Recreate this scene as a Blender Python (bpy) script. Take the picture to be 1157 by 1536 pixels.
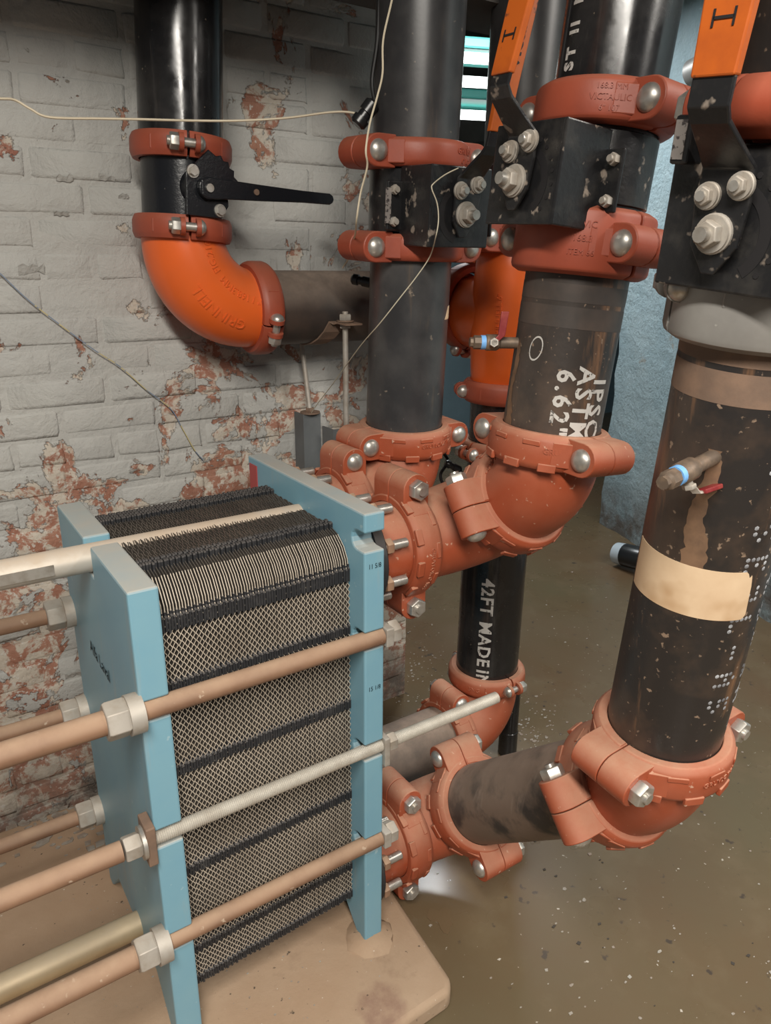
import bpy, bmesh, math, random
from mathutils import Vector, Matrix, Quaternion
random.seed(7)
V = Vector
for o in list(bpy.data.objects): bpy.data.objects.remove(o)
scene = bpy.context.scene
C = scene.collection

# ------------------------------------------------------------------ camera
CAM = V((-0.618, -0.976, 1.343)); YAW, PITCH, ROLL, FPX = 0.976, 0.328, 0.008, 1104.4
fw = V((math.cos(YAW)*math.cos(PITCH), math.sin(YAW)*math.cos(PITCH), -math.sin(PITCH)))
r0 = V((math.sin(YAW), -math.cos(YAW), 0)); u0 = r0.cross(fw)
rt = r0*math.cos(ROLL) + u0*math.sin(ROLL); up = -r0*math.sin(ROLL) + u0*math.cos(ROLL)
cd = bpy.data.cameras.new('camera'); cam = bpy.data.objects.new('camera', cd); C.objects.link(cam)
cd.sensor_fit = 'HORIZONTAL'; cd.sensor_width = 36; cd.lens = FPX/1157*36; cd.clip_start = .02
cam.matrix_world = Matrix(((rt.x, up.x, -fw.x, CAM.x), (rt.y, up.y, -fw.y, CAM.y), (rt.z, up.z, -fw.z, CAM.z), (0, 0, 0, 1)))
scene.camera = cam

def ray(px, py): return fw + rt*((px-578.5)/FPX) - up*((py-768)/FPX)
def atY(px, py, y): d = ray(px, py); return CAM + d*((y-CAM.y)/d.y)
def atX(px, py, x): d = ray(px, py); return CAM + d*((x-CAM.x)/d.x)
def atZ(px, py, z): d = ray(px, py); return CAM + d*((z-CAM.z)/d.z)

# ------------------------------------------------------------------ world and lamps
w = bpy.data.worlds.new('world'); scene.world = w; w.use_nodes = True
w.node_tree.nodes['Background'].inputs[0].default_value = (.95, .97, 1.0, 1)
w.node_tree.nodes['Background'].inputs[1].default_value = .11
def area(name, loc, tgt, sx, sy, power, col):
    l = bpy.data.lights.new(name, 'AREA'); l.shape = 'RECTANGLE'; l.size = sx; l.size_y = sy; l.energy = power; l.color = col
    o = bpy.data.objects.new(name, l); C.objects.link(o); o.location = loc
    o.rotation_euler = (V(tgt)-V(loc)).to_track_quat('-Z', 'Y').to_euler()
    return o
def down_lamp(loc, sx, sy, power, col):
    o = area('ceiling_lamp', loc, V(loc)-V((0, 0, 1)), sx, sy, power, col); o.rotation_euler = (0, 0, 0); return o
down_lamp((-.95, -2.0, 2.40), .26, 2.4, 145, (1, .945, .86))
down_lamp((1.25, -1.9, 2.40), .26, 2.4, 66, (1, .945, .87))
down_lamp((1.64, 1.74, 2.40), .7, .22, 34, (.95, .98, 1.0))
vs = scene.view_settings
vs.view_transform = 'Standard'; vs.look = 'None'; vs.gamma = 1; vs.exposure = 0; vs.use_curve_mapping = False

# ------------------------------------------------------------------ materials
def N(t, typ, **k):
    n = t.nodes.new(typ)
    for a, b in k.items():
        if a == 'inp':
            for i, v in b.items(): n.inputs[i].default_value = v
        else: setattr(n, a, b)
    return n
def c4(c): return (c[0], c[1], c[2], 1)
def noise(t, scale, detail=5, rough=.6, dist=0, vec=None):
    n = N(t, 'ShaderNodeTexNoise'); n.inputs['Scale'].default_value = scale; n.inputs['Detail'].default_value = detail
    n.inputs['Roughness'].default_value = rough; n.inputs['Distortion'].default_value = dist
    if vec is None:
        g = N(t, 'ShaderNodeNewGeometry'); vec = g.outputs['Position']
    t.links.new(vec, n.inputs['Vector']); return n.outputs['Fac']
def ramp(t, src, lo, hi, a=0., b=1.):
    m = N(t, 'ShaderNodeMapRange'); m.inputs[1].default_value = lo; m.inputs[2].default_value = hi
    m.inputs[3].default_value = a; m.inputs[4].default_value = b; t.links.new(src, m.inputs[0]); return m.outputs[0]
def mix(t, fac, a, b):
    m = N(t, 'ShaderNodeMix', data_type='RGBA')
    if isinstance(fac, (int, float)): m.inputs[0].default_value = fac
    else: t.links.new(fac, m.inputs[0])
    for s, i in ((a, 6), (b, 7)):
        if isinstance(s, tuple): m.inputs[i].default_value = c4(s)
        else: t.links.new(s, m.inputs[i])
    return m.outputs[2]
def math_(t, op, a, b=0.):
    m = N(t, 'ShaderNodeMath', operation=op)
    for s, i in ((a, 0), (b, 1)):
        if isinstance(s, (int, float)): m.inputs[i].default_value = s
        else: t.links.new(s, m.inputs[i])
    return m.outputs[0]
def new_mat(name):
    m = bpy.data.materials.new(name); m.use_nodes = True; t = m.node_tree
    return m, t, t.nodes['Principled BSDF']
def stretch(t, sc):
    g = N(t, 'ShaderNodeNewGeometry'); v = N(t, 'ShaderNodeVectorMath', operation='MULTIPLY'); v.inputs[1].default_value = sc
    t.links.new(g.outputs['Position'], v.inputs[0]); return v.outputs[0]
def mk(name, base, rough=.5, metal=0., var=None, dust=None, spots=None, streak=None, bump=None, rvar=None, spec=.5):
    """var=(scale,colour,lo,hi) patches; dust=(colour,amount) settles on upward faces; spots=(scale,colour,lo,hi); streak=(colour,lo,hi) vertical runs"""
    m, t, b = new_mat(name); col = tuple(base)
    if var: col = mix(t, ramp(t, noise(t, var[0]), var[2], var[3]), col, tuple(var[1]))
    if streak: col = mix(t, ramp(t, noise(t, 22, 6, .65, 0, stretch(t, (1, 1, .12))), streak[1], streak[2]), col, tuple(streak[0]))
    if spots: col = mix(t, ramp(t, noise(t, spots[0], 3, .5), spots[2], spots[3]), col, tuple(spots[1]))
    r = None
    if dust:
        g = N(t, 'ShaderNodeNewGeometry'); s = N(t, 'ShaderNodeSeparateXYZ'); t.links.new(g.outputs['Normal'], s.inputs[0])
        f = math_(t, 'MULTIPLY', ramp(t, s.outputs[2], -.05, .9), ramp(t, noise(t, 14, 6, .7), .25, .6, dust[2] if len(dust) > 2 else .35, 1))
        f = math_(t, 'MULTIPLY', f, dust[1]); col = mix(t, f, col, tuple(dust[0]))
        r = ramp(t, f, 0, .6, rough, .85)
    if isinstance(col, tuple): b.inputs['Base Color'].default_value = c4(col)
    else: t.links.new(col, b.inputs['Base Color'])
    if r is None and rvar: r = ramp(t, noise(t, rvar[0]), .35, .65, rvar[1], rvar[2])
    if r is not None: t.links.new(r, b.inputs['Roughness'])
    else: b.inputs['Roughness'].default_value = rough
    b.inputs['Metallic'].default_value = metal; b.inputs['Specular IOR Level'].default_value = spec
    if bump:
        bn = N(t, 'ShaderNodeBump'); bn.inputs['Strength'].default_value = bump[1]; bn.inputs['Distance'].default_value = bump[2] if len(bump) > 2 else .002
        t.links.new(noise(t, bump[0], 6, .6), bn.inputs['Height']); t.links.new(bn.outputs[0], b.inputs['Normal'])
    return m
DUST = (.40, .27, .19)
M = {}
M['red'] = mk('dusty_red_casting', (.335, .070, .029), .42, var=(9, (.375, .095, .046), .45, .7), dust=((.41, .225, .145), .9), spots=(75, (.54, .32, .23), .68, .73), bump=(150, .2, .0012))
M['redclean'] = mk('red_casting', (.34, .068, .034), .45, var=(8, (.27, .058, .032), .45, .7), dust=((.38, .17, .10), .3), bump=(200, .15, .001))
M['orange'] = mk('orange_enamel', (.80, .135, .022), .30, var=(6, (.74, .13, .025), .45, .65), dust=((.55, .26, .14), .25), spots=(28, (.32, .12, .05), .72, .76), bump=(160, .08, .001))
M['black'] = mk('black_lacquered_pipe', (.012, .012, .013), .2, var=(7, (.035, .033, .032), .45, .7), streak=((.06, .055, .05), .60, .75), spots=(90, (.16, .13, .10), .71, .76), rvar=(20, .12, .28), bump=(120, .06, .001))
M['blackdust'] = mk('dull_black_pipe', (.032, .032, .034), .33, var=(8, (.065, .063, .062), .42, .68), streak=((.10, .075, .055), .62, .76), spots=(70, (.22, .18, .14), .70, .76), dust=((.24, .18, .14), .5), bump=(140, .08, .001))
M['rusty'] = mk('rust_streaked_black_pipe', (.024, .021, .020), .34, var=(6, (.085, .055, .038), .45, .68), streak=((.20, .105, .055), .57, .72), spots=(95, (.24, .17, .12), .66, .72), dust=((.34, .25, .19), .9), bump=(110, .2, .0015))
M['slant'] = mk('dusty_scuffed_pipe', (.15, .105, .078), .55, var=(11, (.03, .026, .024), .47, .62), streak=((.24, .18, .14), .60, .75), dust=((.36, .27, .21), .8), bump=(110, .2, .0015))
M['rustrun'] = mk('brown_rust_run', (.20, .115, .065), .75, var=(30, (.12, .07, .042), .4, .65))
M['pipewall'] = mk('dusty_dark_horizontal_pipe', (.035, .030, .028), .45, var=(9, (.07, .05, .04), .4, .65), dust=((.30, .23, .18), .85), bump=(90, .1, .001))
M['steel'] = mk('galvanised_bolt_steel', (.56, .54, .50), .38, .75, var=(40, (.40, .36, .31), .45, .7), bump=(200, .1, .0006))
M['zinc'] = mk('dusty_zinc_nut', (.46, .43, .385), .5, .4, var=(30, (.34, .29, .235), .42, .7), dust=((.46, .40, .33), .4))
M['thread'] = mk('threaded_zinc_rod', (.56, .53, .47), .5, .3, var=(25, (.45, .41, .35), .4, .7))
M['blue'] = mk('pale_blue_enamel', (.160, .345, .45), .36, var=(5, (.185, .37, .455), .4, .65), dust=((.41, .39, .345), .92, .72), spots=(55, (.28, .44, .50), .70, .735), streak=((.23, .35, .40), .58, .72), bump=(90, .06, .001))
M['bluestain'] = M['blue']
M['sleeve'] = mk('dusty_brown_sleeve', (.27, .155, .095), .55, var=(12, (.20, .11, .068), .42, .66), dust=((.40, .275, .185), .8), spots=(60, (.46, .35, .26), .68, .73), bump=(60, .12, .001))
M['bar'] = mk('pale_aluminium_bar', (.56, .52, .46), .35, .35, dust=((.58, .47, .36), .9), var=(14, (.5, .42, .32), .45, .7))
M['guide'] = mk('brassy_guide_bar', (.52, .41, .25), .35, .3, var=(10, (.42, .31, .18), .4, .7), dust=((.52, .46, .38), .4))
M['plate'] = mk('dusty_plate_edge', (.52, .45, .365), .5, .1, var=(12, (.40, .34, .27), .4, .7))
M['plateshade'] = mk('shaded_bare_plate_steel', (.125, .110, .096), .42, .5, var=(20, (.18, .155, .13), .4, .7))  # bare steel, colour darkened further to stand for shade between the plates
M['rubber'] = mk('black_gasket_rubber', (.016, .017, .02), .6, var=(30, (.04, .04, .042), .5, .7), dust=((.14, .12, .105), .5))
M['blackpaint'] = mk('black_painted_iron', (.013, .013, .014), .30, var=(25, (.032, .030, .028), .5, .7), spots=(42, (.24, .20, .165), .64, .70), bump=(120, .3, .0015))
M['blackclean'] = mk('black_enamel_valve', (.011, .012, .015), .25, spots=(150, (.12, .11, .10), .74, .78), bump=(150, .35, .0012))
M['handle'] = mk('orange_lever_grip', (.50, .105, .010), .48, var=(20, (.40, .08, .010), .45, .7), spots=(50, (.16, .05, .02), .68, .73))
M['ink'] = mk('black_ink', (.012, .011, .012), .6)
M['blueink'] = mk('dark_blue_ink', (.03, .04, .10), .6)
M['white'] = mk('white_stencil_paint', (.50, .48, .45), .6, spots=(130, (.12, .11, .10), .60, .66))
M['dots'] = mk('grey_inkjet_dots', (.40, .41, .43), .6, var=(35, (.14, .14, .15), .42, .62))
M['tape'] = mk('beige_masking_tape', (.60, .42, .26), .7, var=(9, (.70, .52, .34), .4, .65), spots=(11, (.42, .24, .11), .47, .64))
M['bluetape'] = mk('light_blue_thread_tape', (.18, .42, .80), .5)
M['brass'] = mk('grimy_brass_fitting', (.16, .12, .09), .5, .4, var=(40, (.28, .20, .14), .45, .65))
M['redlever'] = mk('dark_red_lever', (.20, .018, .02), .45, var=(40, (.30, .05, .04), .5, .7))
M['wire'] = mk('cream_wire', (.62, .54, .40), .6)
M['wire2'] = mk('twisted_pale_wire', (.55, .50, .38), .5)
M['wire3'] = mk('yellow_blue_wire', (.58, .49, .22), .5, var=(18, (.20, .26, .36), .50, .52))
M['cable'] = mk('black_cable', (.012, .012, .012), .45)
M['strut'] = mk('grey_painted_steel_angle', (.105, .115, .12), .5, var=(9, (.14, .15, .155), .4, .7))
M['rust'] = mk('rusty_strap', (.16, .105, .075), .7, var=(20, (.24, .15, .10), .4, .7), bump=(120, .3, .001))
M['galv'] = mk('grey_galvanised_casting', (.34, .33, .31), .45, .3, var=(7, (.25, .24, .225), .4, .65), streak=((.34, .20, .11), .66, .76), spots=(60, (.55, .53, .49), .70, .74), bump=(120, .15, .001))
M['label'] = mk('worn_metal_nameplate', (.34, .31, .29), .45, .4, spots=(160, (.08, .07, .07), .54, .60))
M['green'] = mk('teal_lamp_housing', (.06, .30, .27), .5)
M['ceil'] = mk('dark_ceiling', (.030, .028, .026), .9, var=(4, (.05, .045, .04), .4, .7))  # near-black ceiling with slightly lighter patches
M['beam'] = mk('dark_steel_beam', (.05, .047, .043), .8, var=(5, (.08, .07, .06), .4, .7))
M['flake'] = mk('pale_paint_chips', (.34, .32, .28), .8, var=(30, (.24, .19, .15), .4, .6))
M['grit'] = mk('dark_grit', (.05, .042, .035), .9)
M['redpaint'] = mk('red_overspray', (.40, .06, .06), .5)
M['water'] = mk('dark_puddle_water', (.135, .092, .052), .03)
M['plastic'] = mk('black_plastic_end', (.015, .016, .017), .3)
M['pvc'] = mk('pale_grey_collar', (.45, .52, .57), .4)

def lampmat():
    m, t, b = new_mat('lit_fluorescent_tube'); b.inputs['Emission Color'].default_value = (.92, 1, .97, 1); b.inputs['Emission Strength'].default_value = 4.0
    return m
M['lamp'] = lampmat()

def brickmat():
    m, t, b = new_mat('peeling_grey_paint_on_brick')
    g = N(t, 'ShaderNodeNewGeometry'); s = N(t, 'ShaderNodeSeparateXYZ'); t.links.new(g.outputs['Position'], s.inputs[0])
    # peeling is wear: heavier low on the wall and towards its end
    bias = math_(t, 'ADD', ramp(t, s.outputs[2], .55, 1.25, .155, -.042), ramp(t, s.outputs[0], -.25, .35, -.02, .045))
    pat = noise(t, 6.2, 10, .64, .45)
    pm = math_(t, 'ADD', pat, bias)
    peel = ramp(t, pm, .575, .583)
    prim = ramp(t, noise(t, 19, 8, .68, .4), .47, .53)
    oi = N(t, 'ShaderNodeObjectInfo')
    red = mix(t, ramp(t, noise(t, 30, 6, .7), .35, .7), (.30, .125, .085), (.40, .215, .155))
    red = mix(t, ramp(t, oi.outputs['Random'], 0, 1, 0, .5), red, (.42, .22, .14))
    under = mix(t, prim, red, (.56, .50, .42))
    speck = ramp(t, noise(t, 120, 3, .5), .60, .66)
    under = mix(t, math_(t, 'MULTIPLY', speck, .8), under, (.60, .57, .52))
    paint = mix(t, ramp(t, noise(t, 3.2, 6, .6), .35, .7), (.49, .485, .455), (.42, .418, .40))
    paint = mix(t, ramp(t, noise(t, 60, 5, .7), .60, .75, 0, .5), paint, (.46, .46, .44))
    col = mix(t, peel, paint, under)
    grime = math_(t, 'MULTIPLY', ramp(t, s.outputs[2], .02, .22, 1, 0), ramp(t, noise(t, 9, 6, .7), .3, .6))
    col = mix(t, grime, col, (.12, .10, .085))
    t.links.new(col, b.inputs['Base Color']); b.inputs['Roughness'].default_value = .62; b.inputs['Specular IOR Level'].default_value = .35
    h = math_(t, 'ADD', ramp(t, pm, .572, .586, .42, 0), math_(t, 'MULTIPLY', noise(t, 17, 8, .62, .3), 1.7))
    h = math_(t, 'ADD', h, math_(t, 'MULTIPLY', noise(t, 90, 6, .7), .35))
    bn = N(t, 'ShaderNodeBump'); bn.inputs['Strength'].default_value = .9; bn.inputs['Distance'].default_value = .0062
    t.links.new(h, bn.inputs['Height']); t.links.new(bn.outputs[0], b.inputs['Normal'])
    return m
M['brick'] = brickmat()
def pillarmat():
    m, t, b = new_mat('rough_pale_blue_render')
    g = N(t, 'ShaderNodeNewGeometry'); s = N(t, 'ShaderNodeSeparateXYZ'); t.links.new(g.outputs['Position'], s.inputs[0])
    col = mix(t, ramp(t, noise(t, 2.6, 8, .65), .35, .7), (.34, .47, .52), (.43, .54, .57))
    col = mix(t, ramp(t, noise(t, 3.4, 9, .7, .5), .60, .63), col, (.36, .38, .36))
    low = math_(t, 'MULTIPLY', ramp(t, s.outputs[2], .05, .3, 1, 0), ramp(t, noise(t, 5, 7, .7), .3, .55))
    col = mix(t, low, col, (.15, .135, .12))
    t.links.new(col, b.inputs['Base Color']); b.inputs['Roughness'].default_value = .6
    bn = N(t, 'ShaderNodeBump'); bn.inputs['Strength'].default_value = 1; bn.inputs['Distance'].default_value = .03
    t.links.new(noise(t, 16, 9, .7), bn.inputs['Height']); t.links.new(bn.outputs[0], b.inputs['Normal'])
    return m
M['pillar'] = pillarmat()
M['farwall'] = mk('blue_grey_far_wall', (.16, .24, .28), .6, var=(1.2, (.12, .18, .21), .4, .7), bump=(12, .5, .01))
def floormat():
    m, t, b = new_mat('wet_brown_concrete')
    col = mix(t, ramp(t, noise(t, 1.3, 6, .6), .35, .7), (.128, .082, .045), (.122, .098, .057))
    col = mix(t, ramp(t, noise(t, 4.5, 8, .65), .52, .72), col, (.152, .115, .069))
    col = mix(t, ramp(t, noise(t, 32, 3, .5), .68, .73), col, (.065, .05, .038))
    col = mix(t, ramp(t, noise(t, 85, 2, .5), .735, .76), col, (.46, .42, .36))
    t.links.new(col, b.inputs['Base Color'])
    t.links.new(ramp(t, noise(t, 1.6, 5, .6), .38, .62, .20, .38), b.inputs['Roughness'])
    b.inputs['Specular IOR Level'].default_value = .45
    bn = N(t, 'ShaderNodeBump'); bn.inputs['Strength'].default_value = .12; bn.inputs['Distance'].default_value = .004
    t.links.new(noise(t, 7, 7, .6), bn.inputs['Height']); t.links.new(bn.outputs[0], b.inputs['Normal'])
    return m
M['floor'] = floormat()
def padmat():
    m, t, b = new_mat('dusty_tan_concrete')
    col = mix(t, ramp(t, noise(t, 3, 7, .62), .35, .68), (.335, .225, .145), (.40, .29, .20))
    col = mix(t, ramp(t, noise(t, 6, 8, .65), .58, .72), col, (.27, .18, .118))
    col = mix(t, ramp(t, noise(t, 60, 3, .5), .69, .73), col, (.10, .075, .055))
    col = mix(t, ramp(t, noise(t, 110, 2, .5), .74, .76), col, (.58, .52, .44))
    g = N(t, 'ShaderNodeNewGeometry'); d = N(t, 'ShaderNodeVectorMath', operation='DISTANCE'); t.links.new(g.outputs['Position'], d.inputs[0]); d.inputs[1].default_value = (-.045, -.13, 0)
    st = math_(t, 'MULTIPLY', ramp(t, math_(t, 'ADD', d.outputs['Value'], math_(t, 'MULTIPLY', noise(t, 25, 6, .6), .05)), .058, .078, 1, 0), ramp(t, noise(t, 40, 6, .6), .35, .6, .4, 1))
    col = mix(t, math_(t, 'MULTIPLY', st, .6), col, (.20, .11, .085))
    t.links.new(col, b.inputs['Base Color']); b.inputs['Roughness'].default_value = .8; b.inputs['Specular IOR Level'].default_value = .25
    bn = N(t, 'ShaderNodeBump'); bn.inputs['Strength'].default_value = .45; bn.inputs['Distance'].default_value = .004
    t.links.new(noise(t, 28, 8, .68), bn.inputs['Height']); t.links.new(bn.outputs[0], b.inputs['Normal'])
    return m
M['pad'] = padmat()

# ------------------------------------------------------------------ mesh helpers
class MB:
    def __init__(s): s.v = []; s.f = []
    def add(s, vs, fs):
        o = len(s.v); s.v += [V(p) for p in vs]; s.f += [tuple(i+o for i in f) for f in fs]; return s
def basis(ax, hint=None):
    ax = V(ax).normalized(); h = V(hint) if hint is not None else (V((0, 0, 1)) if abs(ax.z) < .9 else V((1, 0, 0)))
    u = (h - ax*h.dot(ax)).normalized(); return ax, u, ax.cross(u)
def revolve(mb, O, ax, prof, n=40, a0=0, a1=2*math.pi, hint=None, closed=False, cap=True):
    """prof: list of (along, radius)"""
    ax, u, v = basis(ax, hint); O = V(O); full = abs(a1-a0-2*math.pi) < 1e-6; cnt = n if full else n+1
    vs = []
    for i in range(cnt):
        a = a0+(a1-a0)*i/n; d = u*math.cos(a)+v*math.sin(a)
        for (l, r) in prof: vs.append(O+ax*l+d*r)
    k = len(prof); fs = []; segs = k if closed else k-1
    for i in range(n):
        j = (i+1) % cnt
        for s in range(segs):
            s2 = (s+1) % k; fs.append((i*k+s, j*k+s, j*k+s2, i*k+s2))
    if full and cap and not closed:
        fs.append(tuple(i*k for i in range(cnt))[::-1]); fs.append(tuple(i*k+k-1 for i in range(cnt)))
    if not full and closed:
        fs.append(tuple(range(k))); fs.append(tuple((cnt-1)*k+s for s in range(k))[::-1])
    return mb.add(vs, fs)
def cyl(mb, A, B, r, n=24, r2=None):
    A = V(A); B = V(B); return revolve(mb, A, B-A, [(0, r), ((B-A).length, r if r2 is None else r2)], n)
def rod_ch(mb, A, B, r, n=24, ch=.002):
    A = V(A); B = V(B); L = (B-A).length
    return revolve(mb, A, B-A, [(0, r-ch), (ch, r), (L-ch, r), (L, r-ch)], n)
def hexn(mb, A, ax, h, r, hint=None): return revolve(mb, A, ax, [(0, r*.94), (h*.12, r), (h*.85, r), (h, r*.9)], 6, hint=hint)
def dome(mb, A, ax, r, h): return revolve(mb, A, ax, [(0, r)]+[(h*math.sin(t), r*math.cos(t)) for t in (.35, .75, 1.1, 1.35)], 20)
def thread(mb, A, B, r, pitch, n=12, depth=.12):
    A = V(A); B = V(B); L = (B-A).length; k = max(2, int(L/pitch)); prof = []
    for i in range(k): prof += [(L*i/k, r*(1-depth)), (L*(i+.5)/k, r)]
    prof.append((L, r*(1-depth))); return revolve(mb, A, B-A, prof, n)
def sweep(mb, pts, r, n=10, cap=True, hint=None):
    pts = [V(p) for p in pts]; m = len(pts); vs = []; u = None
    for i, p in enumerate(pts):
        t = (pts[min(i+1, m-1)]-pts[max(i-1, 0)]).normalized()
        if u is None: _, u, _ = basis(t, hint)
        u = (u-t*u.dot(t)).normalized(); v = t.cross(u); rr = r[i] if isinstance(r, (list, tuple)) else r
        vs += [p+(u*math.cos(2*math.pi*k/n)+v*math.sin(2*math.pi*k/n))*rr for k in range(n)]
    fs = [(i*n+k, i*n+(k+1) % n, (i+1)*n+(k+1) % n, (i+1)*n+k) for i in range(m-1) for k in range(n)]
    if cap: fs += [tuple(range(n))[::-1], tuple((m-1)*n+k for k in range(n))]
    return mb.add(vs, fs)
def smooth_path(pts, k=6):
    P = [V(p) for p in pts]; out = []
    for i in range(len(P)-1):
        p0, p1, p2, p3 = P[max(i-1, 0)], P[i], P[i+1], P[min(i+2, len(P)-1)]
        for j in range(k):
            t = j/k; out.append(.5*((2*p1)+(p2-p0)*t+(2*p0-5*p1+4*p2-p3)*t*t+(3*p1-p0-3*p2+p3)*t**3))
    return out+[P[-1]]
def obox(mb, O, ex, ey, ez):
    O, ex, ey, ez = V(O), V(ex), V(ey), V(ez); vs = [O+ex*a+ey*b+ez*c for a in (-.5, .5) for b in (-.5, .5) for c in (-.5, .5)]
    return mb.add(vs, [(0, 1, 3, 2), (4, 6, 7, 5), (0, 4, 5, 1), (2, 3, 7, 6), (0, 2, 6, 4), (1, 5, 7, 3)])
def prism(mb, O, u, v, w, poly, h0, h1):
    """polygon in (u,v), extruded along w from h0 to h1"""
    O, u, v, w = V(O), V(u), V(v), V(w); k = len(poly)
    vs = [O+u*a+v*b+w*h0 for a, b in poly]+[O+u*a+v*b+w*h1 for a, b in poly]
    fs = [tuple(range(k))[::-1], tuple(range(k, 2*k))]+[(i, (i+1) % k, k+(i+1) % k, k+i) for i in range(k)]
    return mb.add(vs, fs)
ROOT = {}
def obj(name, mb, m, parent=None, smooth=True, bevel=0, label=None, cat=None, group=None, kind=None, ang=40, seg=2):
    if parent is not None: loc = ROOT[parent.name]
    else:
        xs = [p.x for p in mb.v]; ys = [p.y for p in mb.v]; zs = [p.z for p in mb.v]
        loc = V(((min(xs)+max(xs))/2, (min(ys)+max(ys))/2, min(zs)))
    me = bpy.data.meshes.new(name); me.from_pydata([p-loc for p in mb.v], [], mb.f)
    bm = bmesh.new(); bm.from_mesh(me); bmesh.ops.recalc_face_normals(bm, faces=bm.faces)
    if smooth:
        for f in bm.faces: f.smooth = True
        a = math.radians(ang)
        for e in bm.edges:
            if len(e.link_faces) == 2 and e.calc_face_angle(0) > a: e.smooth = False
    bm.to_mesh(me); bm.free(); me.materials.append(M[m])
    o = bpy.data.objects.new(name, me); C.objects.link(o)
    if parent is not None: o.parent = parent
    else: o.location = loc
    ROOT[o.name] = loc
    if bevel:
        b = o.modifiers.new('bevel', 'BEVEL'); b.width = bevel; b.segments = seg; b.limit_method = 'ANGLE'; b.angle_limit = math.radians(35); b.harden_normals = False
    tag(o, label, cat, group, kind); return o
def tag(o, label=None, cat=None, group=None, kind=None):
    for k, x in (('label', label), ('category', cat), ('group', group), ('kind', kind)):
        if x: o[k] = x
def thing(name, loc, label, cat, group=None):
    o = bpy.data.objects.new(name, None); C.objects.link(o); o.location = loc; o.empty_display_size = .05
    ROOT[o.name] = V(loc); tag(o, label, cat, group); return o
FC = {}
def glyphs(body, size, extr=.001, spacing=1.0):
    key = (body, size, extr, spacing); bold = .0011 if extr == .0002 and size > .02 else 0
    if key not in FC:
        c = bpy.data.curves.new('txt', 'FONT'); c.body = body; c.size = size; c.extrude = extr; c.align_x = 'CENTER'; c.align_y = 'CENTER'; c.space_character = spacing; c.resolution_u = 2; c.offset = bold
        o = bpy.data.objects.new('txt', c); C.objects.link(o); dg = bpy.context.evaluated_depsgraph_get(); me = bpy.data.meshes.new_from_object(o.evaluated_get(dg))
        bm = bmesh.new(); bm.from_mesh(me); bmesh.ops.triangulate(bm, faces=bm.faces)
        for _ in range(3):
            le_ = [e for e in bm.edges if e.calc_length() > .008]
            if le_: bmesh.ops.subdivide_edges(bm, edges=le_, cuts=1); bmesh.ops.triangulate(bm, faces=bm.faces)
        bm.to_mesh(me); bm.free()
        FC[key] = ([p.co.copy() for p in me.vertices], [tuple(p.vertices) for p in me.polygons])
        bpy.data.objects.remove(o); bpy.data.curves.remove(c); bpy.data.meshes.remove(me)
    return FC[key]
def text(name, body, size, fn, m, parent, extr=.001, spacing=1.0, label=None):
    vs, fs = glyphs(body, size, extr, spacing); mb = MB(); mb.add([fn(p.x, p.y, p.z) for p in vs], fs)
    return obj(name, mb, m, parent, smooth=False, label=label)
def on_cyl(A, ax, R, d0, along, rot):
    """text frame wrapped round a pipe: centre at direction d0, 'along' from A; rot 0 = text runs round the pipe, 1 = reads upwards, -1 = reads downwards"""
    ax, u, v = basis(ax, d0); A = V(A)
    def fn(x, y, z):
        if rot == 0: a, l = x, y
        elif rot == 1: a, l = -y, x
        else: a, l = y, -x
        th = a/R; return A+ax*(along+l)+(u*math.cos(th)+v*math.sin(th))*(R+z)
    return fn

# ------------------------------------------------------------------ setting
def struct(name, mb, m, **k): return obj(name, mb, m, kind='structure', **k)
mb = MB(); obox(mb, (2.2, 1.6, -.15), (9, 0, 0), (0, 9, 0), (0, 0, .2)); struct('floor', mb, 'floor', smooth=False)
mb = MB(); obox(mb, (2.2, 1.6, 2.55), (9, 0, 0), (0, 9, 0), (0, 0, .2)); struct('ceiling', mb, 'ceil', smooth=False)
# brick wall behind the exchanger, backing plus single bricks
WY = .79
mb = MB(); obox(mb, (-1.17, WY+.16, 1.2), (3.66, 0, 0), (0, .3226, 0), (0, 0, 2.5)); wall = struct('wall_back', mb, 'brick', smooth=False)
def brick_mesh(L, H, D=.02, seed=0):
    rnd = random.Random(seed); bm = bmesh.new(); bmesh.ops.create_cube(bm, size=1)
    bmesh.ops.scale(bm, vec=(L, D, H), verts=bm.verts)
    bmesh.ops.bevel(bm, geom=[e for e in bm.edges if any(v.co.y < 0 for v in e.verts)], offset=.0075, segments=2, affect='EDGES', profile=.6)
    for v in bm.verts:
        if v.co.y < 0: v.co += V((rnd.uniform(-1, 1)*.003, rnd.uniform(-1, 1)*.0008, rnd.uniform(-1, 1)*.003))
    for f in bm.faces: f.smooth = True
    me = bpy.data.meshes.new('brick'); bm.to_mesh(me); bm.free(); me.materials.append(M['brick']); return me
full = [brick_mesh(.208, .058, seed=i) for i in range(4)]; head = [brick_mesh(.099, .058, seed=10+i) for i in range(3)]
row = 0; z = -.012
WL = ROOT[wall.name]; nb = 0
while z < 2.2:
    hd = row % 6 == 2; L = .099 if hd else .208; pitch = L+.009
    x = .662-L/2-(0 if (row % 2 == 0) else (.054 if hd else 0))
    if row % 2 and not hd:
        o = bpy.data.objects.new('brick', head[row % 3]); C.objects.link(o); o.parent = wall; o.location = V((.662-.0495, WY+.0065, z))-WL
        x = .662-.108-L/2
    while x > -.98:
        o = bpy.data.objects.new('brick', (head if hd else full)[random.randrange(3)]); C.objects.link(o); o.parent = wall
        o.location = V((x, WY+.0065+random.uniform(-.0018, .0018), z+random.uniform(-.0015, .0015)))-WL
        o.rotation_euler = (random.uniform(-.012, .012), random.uniform(-.006, .006), random.uniform(-.008, .008)); nb += 1
        x -= pitch
    z += .067; row += 1
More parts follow.
